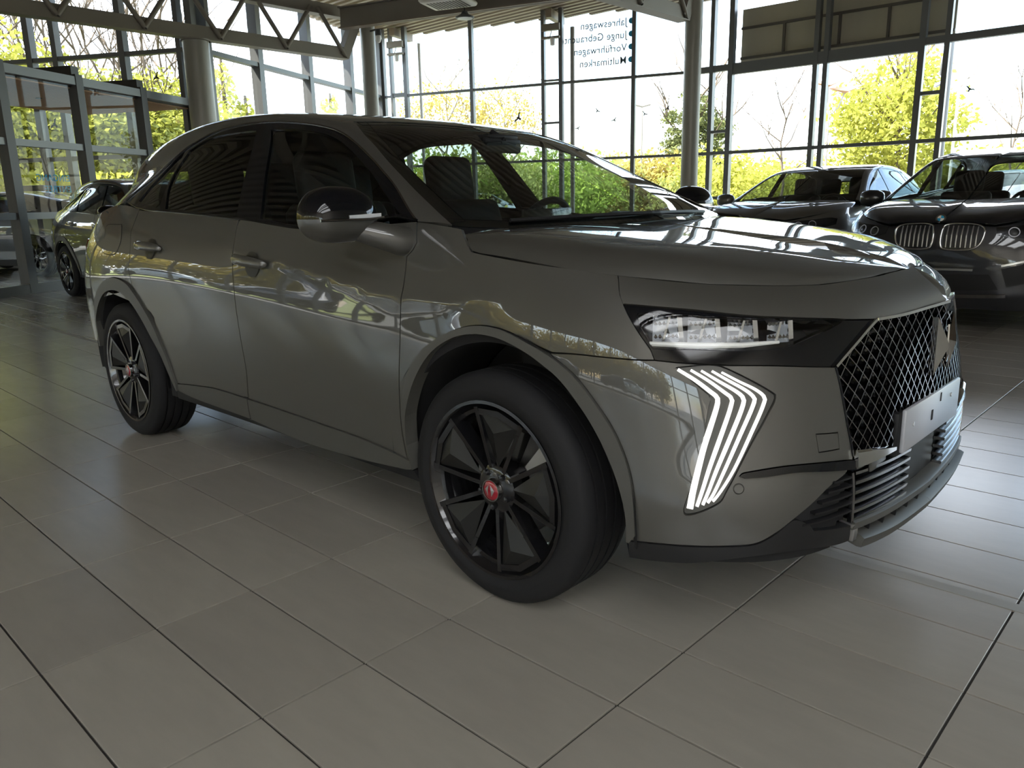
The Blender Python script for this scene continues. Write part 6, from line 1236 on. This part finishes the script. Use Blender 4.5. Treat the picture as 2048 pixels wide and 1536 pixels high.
    c.panel('sill', B, [[tuple(B.ev([uB(-.40, .33)])[0]), tuple(B.ev([uB(-1.4, .31)])[0]), tuple(B.ev([uB(-2.42, .33)])[0])], [tuple(B.ev([uB(-2.42, .33)])[0]), tuple(B.ev([uB(-2.42, .2)])[0])], [tuple(B.ev([uB(-2.42, .2)])[0]), tuple(B.ev([uB(-.40, .2)])[0])]], 'black', None, off=.006, step=.06)
    c.panel('tail_lamp', B, [[(-3.40, -.84, 1.02), (-3.52, -.75, 1.03), (-3.60, -.5, 1.03)], [(-3.63, -.5, .92), (-3.5, -.82, .92)]], 'tail', None, off=.006, mask=(.6, 1, 1), step=.04)
    for x0 in (.02, wb):
        mb = MB(); pts = [(x0+.42*math.cos(a), .37+.42*math.sin(a)) for a in np.linspace(-.25, PI+.25, 24)]; V = []; F = []
        for x, z in pts: V += [(x, -.93, z), (x, -.6, z)]
        for i in range(len(pts)-1): F.append((2*i, 2*i+1, 2*i+3, 2*i+2))
        mb.add(V, F); both(mb, 'wheelhouse', 'liner', root); mb = MB(); mb.prism(pts, 0, .01, Matrix(((1, 0, 0, 0), (0, 0, -1, -.60), (0, 1, 0, 0), (0, 0, 0, 1)))); both(mb, 'wheelhouse_back', 'liner', root)
    # mirrors, cabin
    mb = MB(); o = Vector((-.48, -1.02, 1.16)); V = []; F = []; n = 14
    for i, (t, sx, sz) in enumerate(((-1, .02, .03), (-.8, .07, .075), (-.2, .10, .09), (.5, .10, .085), (.9, .06, .06), (1, .03, .03))):
        for k in range(n): a = 2*PI*k/n; V.append(o+Vector((sx*math.cos(a), .12*t, sz*math.sin(a))))
    for i in range(5): F += [(i*n+k, i*n+(k+1) % n, (i+1)*n+(k+1) % n, (i+1)*n+k) for k in range(n)]
    F += [tuple(range(n)), tuple(5*n+k for k in range(n))]
    mr = both(mb.add(V, F), 'mirror', paintm, root, 60); mb = MB(); mb.tube([o+Vector((0, .08, -.05)), (-.42, -.85, 1.10)], .03, 8); both(mb, 'mirror_arm', 'black', mr)
    for y in (-.38, .38): seat(c, -1.0, y)
    for y in (-.4, .4): seat(c, -1.95, y, 'rear')
    MB().box((-.6, -.78, .6), (-.1, .78, 1.08)).obj('dashboard', 'dash', root); MB().box((-3.3, -.80, .24), (.5, .80, .52)).obj('floor_pan', 'liner', root); MB().box((-.02, -.75, .52), (.5, .75, .95)).obj('bulkhead', 'liner', root)
    for y in (-.80, .79): MB().box((-2.3, y, .5), (-.42, y+.01, 1.09)).obj('door_card', 'dash', root)
    MB().tube([Vector((-.70, .38, 1.04))+Vector((.07*math.cos(a), .18*math.sin(a), .165*math.cos(a))) for a in np.linspace(0, 2*PI, 24, endpoint=False)], .017, 6, closed=True).obj('steering_wheel', 'seat', root)
    d = WH_P if wheel == 'petal' else WH_S
    for x in (0.02, wb):
        for sd in (-1, 1): add_wheel(root, d, (x, sd*.80, .36), sd, rim=rimm, n=5 if wheel == 'petal' else 7, cap='gloss_black')
    return root
WH_S = wheel_meshes(.36, .24, .262, 'spoke'); WH_P = wheel_meshes(.36, .235, .268)
def place(o, x, y, rz): o.location = (x, y, 0); o.rotation_euler = (0, 0, rz); return o
dark_x = place(build_other('suv_car', 'black-blue SUV with twin chrome kidney grilles at the right edge', 'paint_b', 1.10), 2.0, 8.15, -PI/2)
graph = place(build_other('suv_car', 'graphite SUV with a black grille parked behind the bonnet of the grey car', 'paint_s', 1.0, face='bar', rimm='silver', sport=.25), -.35, 9.35, -PI/2)
def dup(src, x, y, rz, label, old=None, new=None):
    o = copy_tree(src); place(o, x, y, rz); tag(o, label, 'car')
    if old: repaint(o, old, new)
    return o
dup(graph, .75, 15.6, -PI/2, 'dark car farther back, only its roof showing between the two parked cars', 'paint_s', 'paint_o')
dup(graph, -15.58, 4.07, math.radians(205), 'slate-blue car with bright multi-spoke wheels seen through the vestibule glass', 'paint_s', 'paint_o')
PK = 'parked cars outside'
for u, d_, rz, nw, lb in ((930, 31, .4, 'paint_w', 'pale blue car parked outside, seen through the windscreen beside the headrest'), (1045, 33, .4, 'paint_w', 'pale car parked outside, seen through the windscreen left of the steering wheel'), (565, 27, .9, 'paint_w', 'pale car parked outside, seen through the side windows')):
    p_ = ray_at(u, 400, d_); o = dup(graph, p_.x, p_.y, rz, lb, 'paint_s', nw)
for i in range(7):
    o = dup(graph, 6-i*5.4, -17.5, PI if i % 2 else 0, 'car parked in the row in front of the hall, mirrored in the door panels', 'paint_s', ('paint_w', 'paint_b', 'paint_o', 'paint_s')[i % 4]); o['group'] = 'row of cars in front of the hall'
for i in range(4):
    o = dup(graph, -25.5, -13+i*5.2, PI/2, 'car parked in the row beside the hall, mirrored in the rear door', 'paint_s', ('paint_b', 'paint_w', 'paint_o', 'paint_b')[i]); o['group'] = 'row of cars beside the hall'
